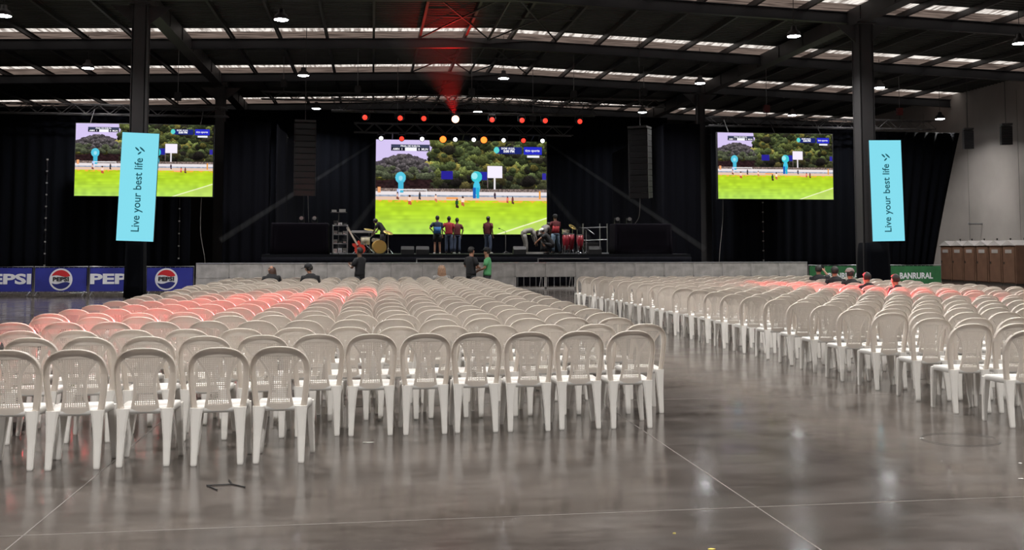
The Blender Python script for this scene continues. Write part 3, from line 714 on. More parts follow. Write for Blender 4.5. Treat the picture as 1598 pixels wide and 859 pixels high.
def cap(txt, size, u, v, bold=.004): textmesh('caption', txt, size, M['scrwhite'], scr, (-SW/2+u*SW, -.065, SH/2-v*SH), bold=bold, ext=.001)
cap('AMN  1', .15, .125, .099); cap('0  MUN', .15, .272, .099); cap('5:00 PM', .17, .775, .108, .008); cap('tigo sports', .17, .915, .097, .003); cap('DOM 10 JUL', .13, .77, .078, .005); cap('FINAL DE VUELTA', .12, .197, .066, .003)
for (x, lb) in ((-9.72, 'left video screen partly hidden behind the cyan banner and column'), (18.87, 'right video screen between the two right columns')):
    c = copy_tree(scr); k = 5.7/SW; c.scale = (k, 1, k); c.location = (x, 44.0, 5.45 if x < 0 else 5.53); c['label'] = lb
for x0_, z0_, lb in ((-12.0, 6.98, 'left'), (-7.4, 6.98, 'left'), (16.6, 7.06, 'right'), (21.2, 7.06, 'right')): pass
for sx, sz in ((-9.72, 6.98), (18.87, 7.06)):
    for o_ in bpy.data.objects:
        if o_.name.startswith('video_screen') and o_.type == 'EMPTY' and abs(o_.location.x-sx) < .01:
            for dx in (-2.3, 0, 2.3): MB().tube([(dx*1.5, 0, SH/2+.03), (dx*1.5, .6, SH/2+1.05)], .03, 5).build('hanging_strap', M['steel2'], o_)
for dx in (-3.5, 0, 3.5): MB().tube([(dx, 0, SH/2+.03), (dx, -1.0, SH/2+.25)], .03, 5).build('hanging_strap', M['steel2'], scr)
MB().bx(-3.6, -3.4, -.03, .1, -3.3, -SH/2).bx(3.4, 3.6, -.03, .1, -3.3, -SH/2).bx(-SW/2, SW/2, .02, .08, -3.3, -SH/2).build('stand', M['curtain'], scr)

# ------------------------------------------------------------------ vertical cyan LED banners on the columns
def led_banner(cx, cz, y, w, h, roll, label, colx):
    t = empty('led_banner', (cx, y, cz), label, 'led banner', 'cyan LED banners on the front columns'); t.rotation_euler = (0, roll, 0)
    MB().bx(-w/2, w/2, .01, .12, -h/2, h/2).build('cabinet', M['black'], t)
    MB().bx(-w/2, w/2, 0, .009, -h/2, h/2).build('display', M['cyan'], t)
    textmesh('lettering', 'Live your best life', .363, M['teal'], t, (.0, -.004, -.27), rot=(R(90), R(-90), 0), bold=.004, ext=.003, xs=.94)
    b = MB()
    for (x, z, a, l) in ((-.085, 1.25, -48, .18), (.075, 1.25, -48, .23), (-.005, 1.12, 48, .15)):
        rr = Matrix.Rotation(R(a), 3, 'Y'); pts = []
        for k in range(12):
            an = 2*math.pi*k/12; v = rr @ Vector((.028*math.cos(an), 0, l/2*math.sin(an))); pts.append((x+v.x, z+v.z))
        b.prism(pts, -.006, -.001)
    b.build('leaf_emblem', M['teal'], t)
    MB().bx(colx-cx-.2, colx-cx+.2, .12, .32, h*.25, h*.3).bx(colx-cx-.2, colx-cx+.2, .12, .32, -h*.3, -h*.25).build('bracket', M['black'], t)
led_banner(-7.66, 3.68, 33.72, 1.17, 3.58, R(1.9), 'tall cyan LED banner reading Live your best life on the left column', -7.8)
led_banner(18.25, 3.72, 32.8, 1.22, 3.62, R(-1.0), 'tall cyan LED banner reading Live your best life on the right column', 17.9)

# ------------------------------------------------------------------ barriers with banners
def crowd_barrier(x0, x1, y, h, m, label, group, art=None):
    w = x1-x0; t = empty('crowd_barrier', ((x0+x1)/2, y, 0), label, 'barrier', group)
    r = .02
    MB().tube([(-w/2+r, 0, .12), (-w/2+r, 0, h-r), (w/2-r, 0, h-r), (w/2-r, 0, .12), (-w/2+r, 0, .12)], r, 8).build('frame', M['pipe'], t)
    for s in (-1, 1): MB().tube([(s*(w/2-.12), -.28, .02), (s*(w/2-.12), 0, .16), (s*(w/2-.12), .28, .02)], .018, 6).build('foot', M['pipe'], t)
    b = MB(); n = int(w/.16)
    for i in range(1, n): b.tube([(-w/2+w*i/n, .01, .12), (-w/2+w*i/n, .01, h-r)], .007, 4, caps=False)
    b.build('bars', M['pipe'], t)
    MB().bx(-w/2+.05, w/2-.05, -.035, -.022, .17, h-.06).build('banner', m, t)
    if art: art(t, w, h)
    return t
def art_word(txt, size, xo=0, bold=.022, xs=1.0):
    def f(t, w, h): textmesh('lettering', txt, size, M['pwhite'], t, (xo, -.038, .16+(h-.2)/2), bold=bold, ext=.002, xs=xs)
    return f
def art_globe(xo=0):
    def f(t, w, h):
        c = .17+(h-.22)/2; r = .38
        g = bpy.data.objects.new('round_emblem', None); 
        def arc(r_, a0, a1, n): return [(xo+r_*math.cos(a0+(a1-a0)*i/n), c+r_*math.sin(a0+(a1-a0)*i/n)) for i in range(n+1)]
        b = MB(); b.prism(arc(r, 0, 2*math.pi, 40)[:-1], -.040, -.036, 0); ri = .325
        a = R(22)
        top = arc(ri, a, math.pi-a, 20); n = 10
        top += [(xo-ri*math.cos(a)+2*ri*math.cos(a)*i/n, c+ri*math.sin(a)+.03*math.sin(math.pi*2*i/n)) for i in range(1, n)]
        b.prism(top, -.044, -.040, 1)
        bot = arc(ri, math.pi+a, 2*math.pi-a, 20)
        bot += [(xo+ri*math.cos(a)-2*ri*math.cos(a)*i/n, c-ri*math.sin(a)+.035*math.sin(math.pi*2*i/n)) for i in range(1, n)]
        b.prism(bot, -.044, -.040, 2)
        b.build('round_emblem', [M['pwhite'], M['pred'], M['pnavy']], t)
        textmesh('emblem_lettering', 'PEPSI', .19, M['pdark'], t, (xo, -.046, c+.005), bold=.008, ext=.002, xs=1.28)
    return f
G1 = 'blue banner barriers by the left column'
crowd_barrier(-13.42, -11.52, 35.9, 1.04, M['pblue'], 'blue banner barrier with white word PEPSI at the far left', G1, art_word('PEPSI', .47, .03, .018, 1.68))
crowd_barrier(-11.48, -9.70, 35.8, 1.04, M['pblue'], 'blue banner barrier with round logo between two word barriers', G1, art_globe(0))
crowd_barrier(-9.66, -7.86, 35.7, 1.04, M['pblue'], 'blue banner barrier with white word PEPSI cut off by the left column', G1, art_word('PEPSI', .47, .03, .018, 1.72))
crowd_barrier(-8.0+.24, -6.12, 35.62, 1.04, M['pblue'], 'blue banner barrier with round logo between the left column and metal barrier', G1, art_globe(-.12))
G2 = 'green banner barriers by the right column'
crowd_barrier(16.78, 18.95, 36.2, 1.02, M['bgreen'], 'green banner barrier reading BANRURAL left of the right column, heads before it', G2, art_word('BANRURAL', .32, .42, .010, .86))
crowd_barrier(20.05, 22.25, 36.0, 1.02, M['bgreen'], 'green banner barrier reading BANRURAL right of the right column', G2, art_word('BANRURAL', .32, .0, .010, .86))

# stage-front metal barrier, one unit per panel
xs = []; x = -6.70
while x < 18.2: xs.append(x); x += 1.245
ng = 0
for i, x in enumerate(xs):
    h = 1.09; w = 1.235; gate = 5.0 < x < 7.4
    t = empty('stage_barrier', (x+w/2, 39.3, 0), ('grey metal stage barrier panel, %s from its left end, facing the chairs' % ORD[i+1]), 'barrier', 'grey metal stage barrier panels')
    MB().bx(-w/2, w/2, 0, .035, .5 if gate else .02, h-.03).build('front_panel', M['alu'], t)
    MB().bx(-w/2, w/2, -.03, .10, h-.035, h).build('top_rail', M['alutop'], t)
    b = MB()
    for xx in (-w/2+.02, w/2-.02): b.bx(xx-.02, xx+.02, -.012, .05, 0, h-.03)
    b.bx(-w/2, w/2, -.012, 0, .02, .08); b.bx(-w/2, w/2, -.012, 0, .5, .53)
    b.build('frame', M['alu'], t)
    MB().bx(-w/2, w/2, -.02, .9, .0, .02).build('foot_plate', M['alu'], t)
    if gate:
        b = MB()
        for j in range(5): b.tube([(-w/2+.1+j*.25, .02, .03), (-w/2+.1+j*.25, .02, .5)], .015, 6)
        b.build('bars', M['pipe'], t)
    MB().tube([(-w/2+.1, .1, h-.1), (-w/2+.1, .85, .03)], .02, 6).tube([(w/2-.1, .1, h-.1), (w/2-.1, .85, .03)], .02, 6).build('brace', M['pipe'], t)
#PART3
# ------------------------------------------------------------------ hanging speaker arrays
def line_array(x, y, ztop, n, bw, bh, bd, yaw, curve, label, group=None, topz=None):
    t = empty('line_array_speaker', (x, y, ztop), label, 'speaker array', group, yaw)
    z = 0; yy = 0; a = R(1)
    MB().bx(-bw/2, bw/2, -.1, bd, .03, .12).tube([(0, bd/2, .1), (0, bd/2, (topz or zr(x)+DZ)-ztop)], .015, 5).build('flying_frame', M['steel2'], t)
    for i in range(n):
        rot = Matrix.Rotation(a, 3, 'X'); c = Vector((0, yy+bd/2, z-bh/2))
        o = MB().box((0, 0, 0), (bw, bd, bh*.93)).box((0, -bd/2-.004, 0), (bw*.90, .01, bh*.74), None, 1).bx(-bw/2-.012, -bw/2, -bd/2, -bd/2+.08, -bh/2, bh/2, 2).bx(bw/2, bw/2+.012, -bd/2, -bd/2+.08, -bh/2, bh/2, 2).build('speaker_cabinet', [M['black'], M['blackgloss'], M['steel2']], t)
        o.location = c; o.rotation_euler = (a, 0, 0)
        z -= bh*math.cos(a); yy += bh*math.sin(a); a += curve*(i/n)
line_array(-2.75, 41.0, 6.82, 12, .86, .25, .5, R(4), R(.9), 'black hanging line array speaker left of the stage')
line_array(11.35, 41.0, 6.82, 12, .86, .25, .6, R(-34), R(.9), 'black hanging line array speaker right of the stage')
line_array(28.3, 43.2, 7.3, 8, .42, .11, .35, R(-20), R(.5), 'small black line array hanging before the white wall, nearer the curtain')
line_array(29.6, 42.2, 7.42, 8, .46, .11, .35, R(-20), R(.5), 'small black line array hanging before the white wall, farther from the curtain')

# ------------------------------------------------------------------ portable toilets along the side wall
for i in range(6):
    y = 40.15+.95*i if i else 40.1
    t = empty('portable_toilet', (28.6, 40.1+.97*i, 0), 'brown portable toilet by the white wall, %s from the camera' % ORD[i+1], 'portable toilet', 'brown portable toilets by the white wall')
    w = .455
    MB().bx(-.55, .55, -w, w, .08, 1.80).build('body', M['potty'], t)
    MB().bx(-.58, .58, -w-.01, w+.01, 0, .10).build('skid', M['pottydark'], t)
    b = MB(); b.loft([[(-.62, -w-.015, 1.78), (-.62, 0, 2.02), (-.62, w+.015, 1.78)], [(.60, -w-.015, 1.78), (.60, 0, 2.02), (.60, w+.015, 1.78)]]); b.build('roof', M['pottytop'], t)
    d = MB().bx(-.585, -.55, -w+.07, w-.07, .14, 1.70).build('door', M['potty'], t)
    MB().bx(-.60, -.584, -.22, .22, 1.44, 1.60).build('vent', M['cabinvent'], d)
    MB().bx(-.61, -.584, w-.16, w-.10, .95, 1.05).build('latch', M['pottydark'], d)
    MB().tube([(.35, .2, 1.80), (.35, .2, 2.08), (.35, .2, 2.12)], [.03, .03, .045], 8).build('vent_pipe', M['pottydark'], t)
    if i == 0: MB().bx(-.42, .42, -w-.02, -w, .18, 1.62).bx(-.36, .36, -w-.03, -w-.02, 1.2, 1.24).build('side_panel', M['potty'], t)
b = MB(); b.tube([(31.99, 47.9, 2.95), (31.2, 47.9, 2.95), (31.2, 47.9, 3.1)], .05, 8)
tag(b.build('wall_pipe', M['pipe']), 'short bent pipe sticking out of the white side wall', 'pipe')

# ------------------------------------------------------------------ instruments and gear on the stage
ZS = 1.4
g = empty('electric_guitar', (-.42, 42.95, ZS+.08), 'bright red electric guitar leaning on a stand at the left of the stage', 'guitar'); g.rotation_euler = (R(-8), R(-30), 0); g.scale = (1.2, 1.2, 1.2)
body = [(-.16, .0), (-.20, .10), (-.19, .20), (-.13, .27), (-.17, .38), (-.14, .45), (-.07, .42), (0, .36), (.05, .42), (.11, .43), (.13, .36), (.11, .27), (.18, .20), (.19, .10), (.15, .0), (.06, -.05), (-.07, -.05)]
MB().prism(body, -.03, .03).build('body', M['guitar'], g)
MB().bx(-.03, .03, -.05, -.03, .30, .92).build('neck', M['neckw'], g)
MB().prism([(-.035, .90), (-.055, 1.02), (-.02, 1.08), (.045, 1.05), (.03, .90)], -.05, -.025).build('headstock', M['neckw'], g)
MB().bx(-.07, .07, -.045, -.03, .06, .10).bx(-.05, .05, -.045, -.03, .18, .21).bx(-.05, .05, -.045, -.03, .26, .29).build('pickups', M['black'], g)
def stand_legs(t, h, r=.25, m=None):
    for k in range(3):
        a = 2*math.pi*k/3+.5; MB().tube([(0, 0, h*.45), (r*math.cos(a), r*math.sin(a), .01)], .012, 5).build('leg', m or M['chrome'], t)
def drum(name, x, y, z, r, h, m, label, tilt=0):
    t = empty(name, (x, y, z), label, 'drum'); t.rotation_euler = (tilt, 0, 0)
    MB().lathe([(r, 0), (r*1.0, h)], 20).build('shell', m, t, True)
    MB().lathe([(r+.012, h-.03), (r+.012, h+.01)], 20).lathe([(r+.012, -.01), (r+.012, .03)], 20).build('rim', M['chrome'], t)
    MB().lathe([(r*.97, h+.002), (.001, h+.006)], 20).build('drum_head', M['cream'], t)
    return t
def on_legs(t, h, r):
    for k in range(3):
        a = 2*math.pi*k/3+.3; MB().tube([(r*math.cos(a), r*math.sin(a), .1), (r*1.15*math.cos(a), r*1.15*math.sin(a), -h)], .012, 5).build('leg', M['chrome'], t)
t = drum('tom_drum', -.28, 44.0, ZS+.42, .20, .36, M['cream'], 'cream coloured floor tom beside the red guitar'); on_legs(t, .42, .20)
t = drum('snare_drum', .18, 44.3, ZS+.55, .18, .15, M['cream'], 'shallow cream snare drum next to the cymbals'); on_legs(t, .55, .16)
bd = empty('bass_drum', (.32, 43.7, ZS+.32), 'gold and cream bass drum lying on its side on the stage', 'drum'); bd.rotation_euler = (R(90), 0, R(10))
MB().lathe([(.28, -.2), (.28, .2)], 24).build('shell', M['brass'], bd, True); MB().lathe([(.295, .17), (.295, .22)], 24).lathe([(.295, -.22), (.295, -.17)], 24).build('rim', M['brass'], bd); MB().lathe([(.27, .205), (.001, .21)], 24).build('drum_head', M['cream'], bd)
def cymbal(x, y, h, r, label, tl=.15):
    t = empty('cymbal', (x, y, ZS), label, 'cymbal'); MB().tube([(0, 0, .1), (0, 0, h)], .012, 6).build('stand', M['chrome'], t); stand_legs(t, .6)
    o = MB().lathe([(.001, .03), (.04, .03), (.07, .012), (r, 0), (r, -.003), (.07, .008), (.001, .02)], 24).build('plate', M['brass'], t, True); o.location = (0, 0, h); o.rotation_euler = (tl, tl, 0)
cymbal(.72, 43.75, .95, .22, 'gold cymbal on a chrome stand beside the bent dark figure', .35); cymbal(-.12, 45.4, 1.1, .24, 'gold cymbal on a tall stand behind the snare drum', .2)
# open gear rack of pipes at the left
def rack(x, y, w, d, h, levels, label, name='equipment_rack'):
    t = empty(name, (x, y, ZS), label, 'rack')
    for sx in (-1, 1):
        for sy in (-1, 1): MB().tube([(sx*w/2, sy*d/2, 0), (sx*w/2, sy*d/2, h)], .022, 6).build('post', M['pipe'], t)
    for k in range(levels):
        z = .06+(h-.1)*k/(levels-1); b = MB()
        for s in (-1, 1): b.tube([(-w/2, s*d/2, z), (w/2, s*d/2, z)], .018, 6); b.tube([(s*w/2, -d/2, z), (s*w/2, d/2, z)], .018, 6)
        b.bx(-w/2, w/2, -d/2, d/2, z-.012, z); b.build('shelf', M['pipe'], t)
    return t
rack(-1.36, 43.3, .62, .45, 1.28, 4, 'open pipe rack full of pale gear at the left of the stage')
rr = random.Random(5); k = 0
for lev in range(4):
    for j in range(3):
        z = ZS+.065+(1.18)*lev/3; x = -1.56+.2*j; k += 1
        hh = rr.uniform(.10, .22); m = rr.choice([M['pwhite'], M['cgrey'], M['chrome'], M['black']])
        t = empty('gear_case', (x, 43.2, z), 'small %s case, %s on the %s shelf of the pipe rack' % ({'banner_white': 'white', 'cloth_grey': 'grey', 'chrome': 'silver', 'black': 'black'}[m.name], ('left', 'middle', 'right')[j], ('lowest', 'second', 'third', 'top')[lev]), 'case', 'gear in the pipe rack')
        MB().bx(-.08, .08, -.12, .12, 0.002, hh).build('body', m, t); MB().tube([(-.04, -.125, hh*.6), (-.04, -.15, hh*.6), (.04, -.15, hh*.6), (.04, -.125, hh*.6)], .006, 5).build('handle', M['steel2'], t); MB().bx(-.06, .06, -.126, -.12, hh*.2, hh*.4).build('plate', M['chrome'], t)
t = empty('projector_shelf', (-1.45, 43.9, ZS), 'tall thin stand holding two pale boxes above the pipe rack', 'stand')
MB().tube([(0, 0, 0), (0, 0, 1.85)], .025, 6).build('pole', M['steel2'], t); stand_legs(t, .7, .35, M['steel2']); MB().bx(-.35, .35, -.15, .15, 1.82, 1.85).build('tray', M['steel2'], t)
MB().bx(-.3, -.1, -.12, .12, 1.85, 1.95).build('pale_box', M['cgrey'], t); MB().bx(.02, .3, -.12, .12, 1.85, 1.98).build('pale_box', M['cgrey'], t)
# keyboard stands behind the guitar
def keyboard(x, y, z, w, label):
    t = empty('keyboard', (x, y, ZS), label, 'keyboard')
    MB().bx(-w/2, w/2, -.14, .14, z, z+.09).build('body', M['cgrey'], t); MB().bx(-w/2+.05, w/2-.05, -.13, -.02, z+.09, z+.10).build('keys', M['pwhite'], t)
    MB().tube([(-w/2+.1, 0, z), (w/2-.1, 0, .02)], .018, 6).tube([(w/2-.1, .03, z), (-w/2+.1, .03, .02)], .018, 6).build('cross_stand', M['pipe'], t)
keyboard(-.35, 45.0, .95, 1.2, 'grey keyboard on a crossed stand behind the red guitar')
# stage monitors
for x, y, lb in ((1.55, 43.1, 'black wedge monitor lying left of the shorts-wearing man'), (6.5, 43.2, 'black wedge monitor in front of the centre of the stage'), (9.9, 43.1, 'black wedge monitor by the right drums'), (2.2, 43.0, 'second black wedge monitor in the row at the stage edge')):
    t = empty('stage_monitor', (x, y, ZS), lb, 'monitor'); MB().loft([[(-.28, -.2, 0), (-.28, .22, 0), (-.28, .22, .12), (-.28, -.02, .34), (-.28, -.2, .2)], [(.28, -.2, 0), (.28, .22, 0), (.28, .22, .12), (.28, -.02, .34), (.28, -.2, .2)]]).build('cabinet', M['black'], t)
    MB().loft([[(-.26, .225, .13), (-.26, -.0, .345), (-.26, -.01, .335), (-.26, .21, .12)], [(.26, .225, .13), (.26, -.0, .345), (.26, -.01, .335), (.26, .21, .12)]]).build('grille', M['steel2'], t)
# conga drums and percussion at the right
for x, y, r, h, m, lb in ((8.72, 43.75, .15, .72, M['conga'], 'dark red conga drum, left one beside the man in plaid'), (9.0, 44.0, .16, .74, M['conga'], 'dark red conga drum, middle one'), (9.38, 43.8, .15, .70, M['conga'], 'dark red conga drum, right one beside the pipe frame')):
    t = empty('conga_drum', (x, y, ZS+.18), lb, 'drum', 'conga drums on the stage')
    MB().lathe([(r*.6, 0), (r*.9, h*.35), (r*1.1, h*.6), (r, h)], 18).build('shell', m, t, True); MB().lathe([(r+.012, h-.03), (r+.012, h+.008)], 18).build('rim', M['chrome'], t); MB().lathe([(r*.97, h+.003), (.001, h+.008)], 18).build('drum_head', M['cream'], t)
    for k in range(3):
        a = 2*math.pi*k/3; MB().tube([(r*.8*math.cos(a), r*.8*math.sin(a), .2), (r*1.5*math.cos(a), r*1.5*math.sin(a), -.175)], .014, 5).build('leg', M['chrome'], t)
t = drum('timbale_drum', 8.95, 44.9, ZS+.95, .17, .18, M['cream'], 'cream topped timbale on a high stand behind the congas'); on_legs(t, .95, .17)
cymbal(9.25, 44.8, 1.25, .20, 'gold cymbal on a stand above the congas', .5)
def mic(x, y, h, label):
    t = empty('microphone_stand', (x, y, ZS), label, 'microphone stand'); MB().tube([(0, 0, .02), (0, 0, h)], .012, 6).build('pole', M['chrome'], t)
    MB().tube([(0, 0, h), (-.25, -.1, h+.12)], .009, 5).build('boom', M['chrome'], t); MB().tube([(-.25, -.1, h+.12), (-.29, -.12, h+.13), (-.34, -.14, h+.14)], [.012, .028, .02], 8).build('microphone', M['black'], t)
    for k in range(3): a = 2*math.pi*k/3; MB().tube([(0, 0, .12), (.25*math.cos(a), .25*math.sin(a), .01)], .01, 5).build('leg', M['chrome'], t)
mic(9.12, 43.15, 1.1, 'chrome microphone stand left in front of the congas'); mic(9.5, 43.0, 1.05, 'chrome microphone stand right in front of the congas'); mic(5.9, 43.3, 1.0, 'thin microphone stand right of the man in the red vest')
# scaffold frames
t = empty('scaffold_frame', (10.25, 44.6, ZS), 'silver pipe scaffold frame between the congas and the covered stack', 'scaffold')
for x in (-.55, .25, .6): MB().tube([(x, 0, 0), (x, 0, 1.4)], .025, 6).build('post', M['pipe'], t)
for z in (.62, 1.2): MB().tube([(-.6, 0, z), (.62, 0, z+.04)], .024, 6).build('crossbar', M['pipe'], t)
MB().tube([(-.55, .02, .62), (.25, .02, .2)], .018, 6).tube([(-.4, .02, 1.2), (.0, .02, .9)], .018, 6).build('brace', M['pipe'], t)
MB().bx(-.4, .6, -.3, .1, .0, .06).build('base_plank', M['alutop'], t)
t = empty('flight_case', (9.85, 43.6, ZS), 'dark flight case standing at the right end of the stage', 'case'); MB().bx(-.28, .28, -.25, .25, 0.03, .5).build('body', M['black'], t); MB().bx(-.29, .29, -.26, .26, .32, .34).bx(-.29, .29, -.26, .26, .48, .51).build('edge_trim', M['steel2'], t)
for s in (-1, 1): MB().tube([(s*.2, -.2, .03), (s*.2, .2, .03)], .03, 8).build('wheel', M['steel2'], t)
t = empty('equipment_tray', (7.3, 43.5, ZS), 'long low tray on the stage floor under the bending man', 'tray'); MB().bx(-.45, .45, -.15, .15, .0, .05).build('tray', M['alu'], t); MB().bx(-.45, .45, -.17, -.15, .0, .09).bx(-.45, .45, .15, .17, 0, .09).build('rim', M['alu'], t)

# ------------------------------------------------------------------ people
def skin_mesh(name, P, E, rad, root, m, sub=1, parent=None):
    keys = list(P); ix = {k: i for i, k in enumerate(keys)}
    me = bpy.data.meshes.new('tmp'); me.from_pydata([P[k] for k in keys], [(ix[a], ix[b]) for a, b in E], []); o = bpy.data.objects.new('tmp', me); COL.objects.link(o)
    sm = o.modifiers.new('s', 'SKIN'); sm.use_smooth_shade = True; sm.branch_smoothing = .6
    sv = me.skin_vertices[0].data
    for i, k in enumerate(keys):
        r = rad[k]; sv[i].radius = r if isinstance(r, tuple) else (r, r); sv[i].use_root = (k == root)
    if sub: o.modifiers.new('u', 'SUBSURF').levels = sub
    dg = bpy.context.evaluated_depsgraph_get(); dg.update()
    res = bpy.data.meshes.new_from_object(o.evaluated_get(dg)); bpy.data.objects.remove(o); bpy.data.meshes.remove(me)
    res.name = name; res.materials.clear(); res.materials.append(m)
    for p in res.polygons: p.use_smooth = True; p.material_index = 0
    ob = bpy.data.objects.new(name, res); COL.objects.link(ob); ob.parent = parent; return ob
BASE = dict(pel=(0, 0, .96), waist=(0, -.01, 1.08), chest=(0, -.01, 1.30), neck=(0, 0, 1.47), jaw=(0, .02, 1.56), head=(0, .015, 1.655), crown=(0, .0, 1.73), nose=(0, .115, 1.63),
    earl=(-.085, .0, 1.64), earr=(.085, 0, 1.64),
    shl=(-.18, -.01, 1.40), shr=(.18, -.01, 1.40), ell=(-.23, -.02, 1.13), elr=(.23, -.02, 1.13), wrl=(-.24, .05, .89), wrr=(.24, .05, .89),
    hil=(-.09, 0, .90), hir=(.09, 0, .90), knl=(-.11, .02, .50), knr=(.11, .02, .50), anl=(-.12, -.02, .09), anr=(.12, -.02, .09), tol=(-.14, .15, .035), tor=(.14, .15, .035))
def person(x, y, z, face, label, ov={}, s=1.0, skin='skin', top='cblack', pants='jeans', shoes='cblack', hair='hair', cap_=None, shorts=False, longhair=None, vest=None, long_sleeve=False, phone=False, stripe=None):
    t = empty('person', (x, y, z), label, 'person', None, face); t.scale = (s, s, s)
    J = {k: Vector(v) for k, v in BASE.items()}; J.update({k: Vector(v) for k, v in ov.items()})
    hd = {k: J[k] for k in ('neck', 'jaw', 'head', 'crown')}
    rad = dict(pel=(.15, .10), waist=(.13, .09), chest=(.15, .10), neck=.060, jaw=(.066, .080), head=(.084, .100), crown=(.060, .070), nose=.014, earl=.016, earr=.016,
               shl=.058, shr=.058, ell=.041, elr=.041, wrl=.027, wrr=.027, hil=.088, hir=.088, knl=.058, knr=.058, anl=.040, anr=.040, tol=.030, tor=.030)
    E = [('pel', 'waist'), ('waist', 'chest'), ('chest', 'neck'), ('neck', 'jaw'), ('jaw', 'head'), ('head', 'crown'), ('head', 'nose'), ('head', 'earl'), ('head', 'earr'),
         ('chest', 'shl'), ('shl', 'ell'), ('ell', 'wrl'), ('chest', 'shr'), ('shr', 'elr'), ('elr', 'wrr'), ('pel', 'hil'), ('hil', 'knl'), ('knl', 'anl'), ('anl', 'tol'), ('pel', 'hir'), ('hir', 'knr'), ('knr', 'anr'), ('anr', 'tor')]
    for sd in 'lr':
        w, e = J['wr'+sd], J['el'+sd]; d = (w-e).normalized(); side = d.cross(Vector((0, 1, 0)) if abs(d.y) < .85 else Vector((1, 0, 0))).normalized(); nrm = d.cross(side).normalized()
        pm = 'pm'+sd; J[pm] = w+d*.07; rad[pm] = (.036, .018); E.append(('wr'+sd, pm))
        for k, (off, ln) in enumerate(((-.030, .075), (-.010, .088), (.011, .082), (.031, .064))):
            a, b = 'f%d%s' % (k, sd), 'g%d%s' % (k, sd); J[a] = w+d*(.09+ln*.5)+side*off; J[b] = J[a]+d*ln*.38+nrm*.022; rad[a] = .009; rad[b] = .0075; E += [(pm, a), (a, b)]
        J['t'+sd] = w+d*.07+side*(-.055); J['u'+sd] = J['t'+sd]+d*.035; rad['t'+sd] = .011; rad['u'+sd] = .009; E += [('wr'+sd, 't'+sd), ('t'+sd, 'u'+sd)]
    skin_mesh('body', J, E, rad, 'pel', M[skin], 1, t)
    g = .022
    mid = lambda a, b, k: J[a].lerp(J[b], k)
    def rings(b, path):      # path: (centre, half width, half depth); rings square to the path, width along the body's x
        rr = []
        for k, (c, rx_, ry_) in enumerate(path):
            tn = (path[min(k+1, len(path)-1)][0]-path[max(k-1, 0)][0]).normalized(); ax = Vector((1, 0, 0)); ax = (ax-tn*ax.dot(tn)).normalized(); ay = tn.cross(ax)
            rr.append([c+ax*rx_*math.copysign(abs(math.cos(q_))**.8, math.cos(q_))+ay*ry_*math.copysign(abs(math.sin(q_))**.8, math.sin(q_)) for q_ in [2*math.pi*n_/20 for n_ in range(20)]])
        b.loft(rr)
    b = MB(); up_ = (J['chest']-J['waist']).normalized(); sh = (J['shl']+J['shr'])/2
    rings(b, [(J['pel']-(J['waist']-J['pel']).normalized()*.04, .178, .128), (J['pel']+(J['waist']-J['pel'])*.3, .176, .128), (J['waist'], .165, .120), (mid('waist', 'chest', .5), .175, .125), (J['chest'], .192, .130), (sh+up_*.015, .195, .105), (sh.lerp(J['neck'], .45)+up_*.02, .135, .085), (mid('chest', 'neck', .80), .078, .074), (mid('chest', 'neck', .86), .060, .060)])
    for sd in 'lr':
        s0 = J['sh'+sd].lerp(sh, .22)
        if long_sleeve: b.tube([s0, J['sh'+sd], mid('sh'+sd, 'el'+sd, .5), J['el'+sd], mid('el'+sd, 'wr'+sd, .9)], [.062, .080, .070, .058, .044], 12)
        else: b.tube([s0, J['sh'+sd], mid('sh'+sd, 'el'+sd, .4), mid('sh'+sd, 'el'+sd, .75)], [.062, .080, .074, .068], 12)
    b.build('shirt', M[top], t, True)
    if stripe:
        c = J['waist'].lerp(J['chest'], .1); w_ = J['waist'].lerp(J['chest'], .75)
        b = MB(); rings(b, [(J['pel'], .182, .134), (c, .175, .130), (w_, .190, .136)]); b.build('shirt_panel', M[stripe], t, True)
    b = MB(); hm = (J['hil']+J['hir'])/2
    rings(b, [(J['pel']+(J['waist']-J['pel'])*.25, .168, .120), (J['pel'], .172, .124), (hm, .176, .128), (hm-(J['pel']-hm).normalized()*-.0+(hm-J['pel']).normalized()*.06, .150, .110)])
    for sd in 'lr':
        if shorts: b.tube([J['hi'+sd], mid('hi'+sd, 'kn'+sd, .3), mid('hi'+sd, 'kn'+sd, .85)], [.100, .100, .088], 12)
        else: b.tube([J['hi'+sd], mid('hi'+sd, 'kn'+sd, .35), J['kn'+sd], mid('kn'+sd, 'an'+sd, .5), mid('kn'+sd, 'an'+sd, .95)], [.100, .098, .076, .072, .062], 12)
    b.build('shorts' if shorts else 'trousers', M[pants], t, True)
    for sd in 'lr':
        a, b = J['an'+sd], J['to'+sd]; d = (b-a); d = Vector((d.x, d.y, 0)).normalized()
        skin_mesh('shoe', {'a': a+Vector((0, 0, -.035)), 'b': a-d*.05+Vector((0, 0, -.048)), 'c': b+Vector((0, 0, .008)), 'd': b+d*.03}, [('a', 'b'), ('a', 'c'), ('c', 'd')], {'a': (.048, .045), 'b': .040, 'c': (.045, .034), 'd': .026}, 'a', M[shoes], 1, t)
    # head things
    h = J['head']; up = (J['crown']-J['neck']).normalized(); fw = (J['nose']-h); fw = (fw-up*fw.dot(up)).normalized()
    q = Matrix((fw.cross(up), fw, up)).transposed()
    def place(o): o.matrix_local = Matrix.Translation(h) @ q.to_4x4()
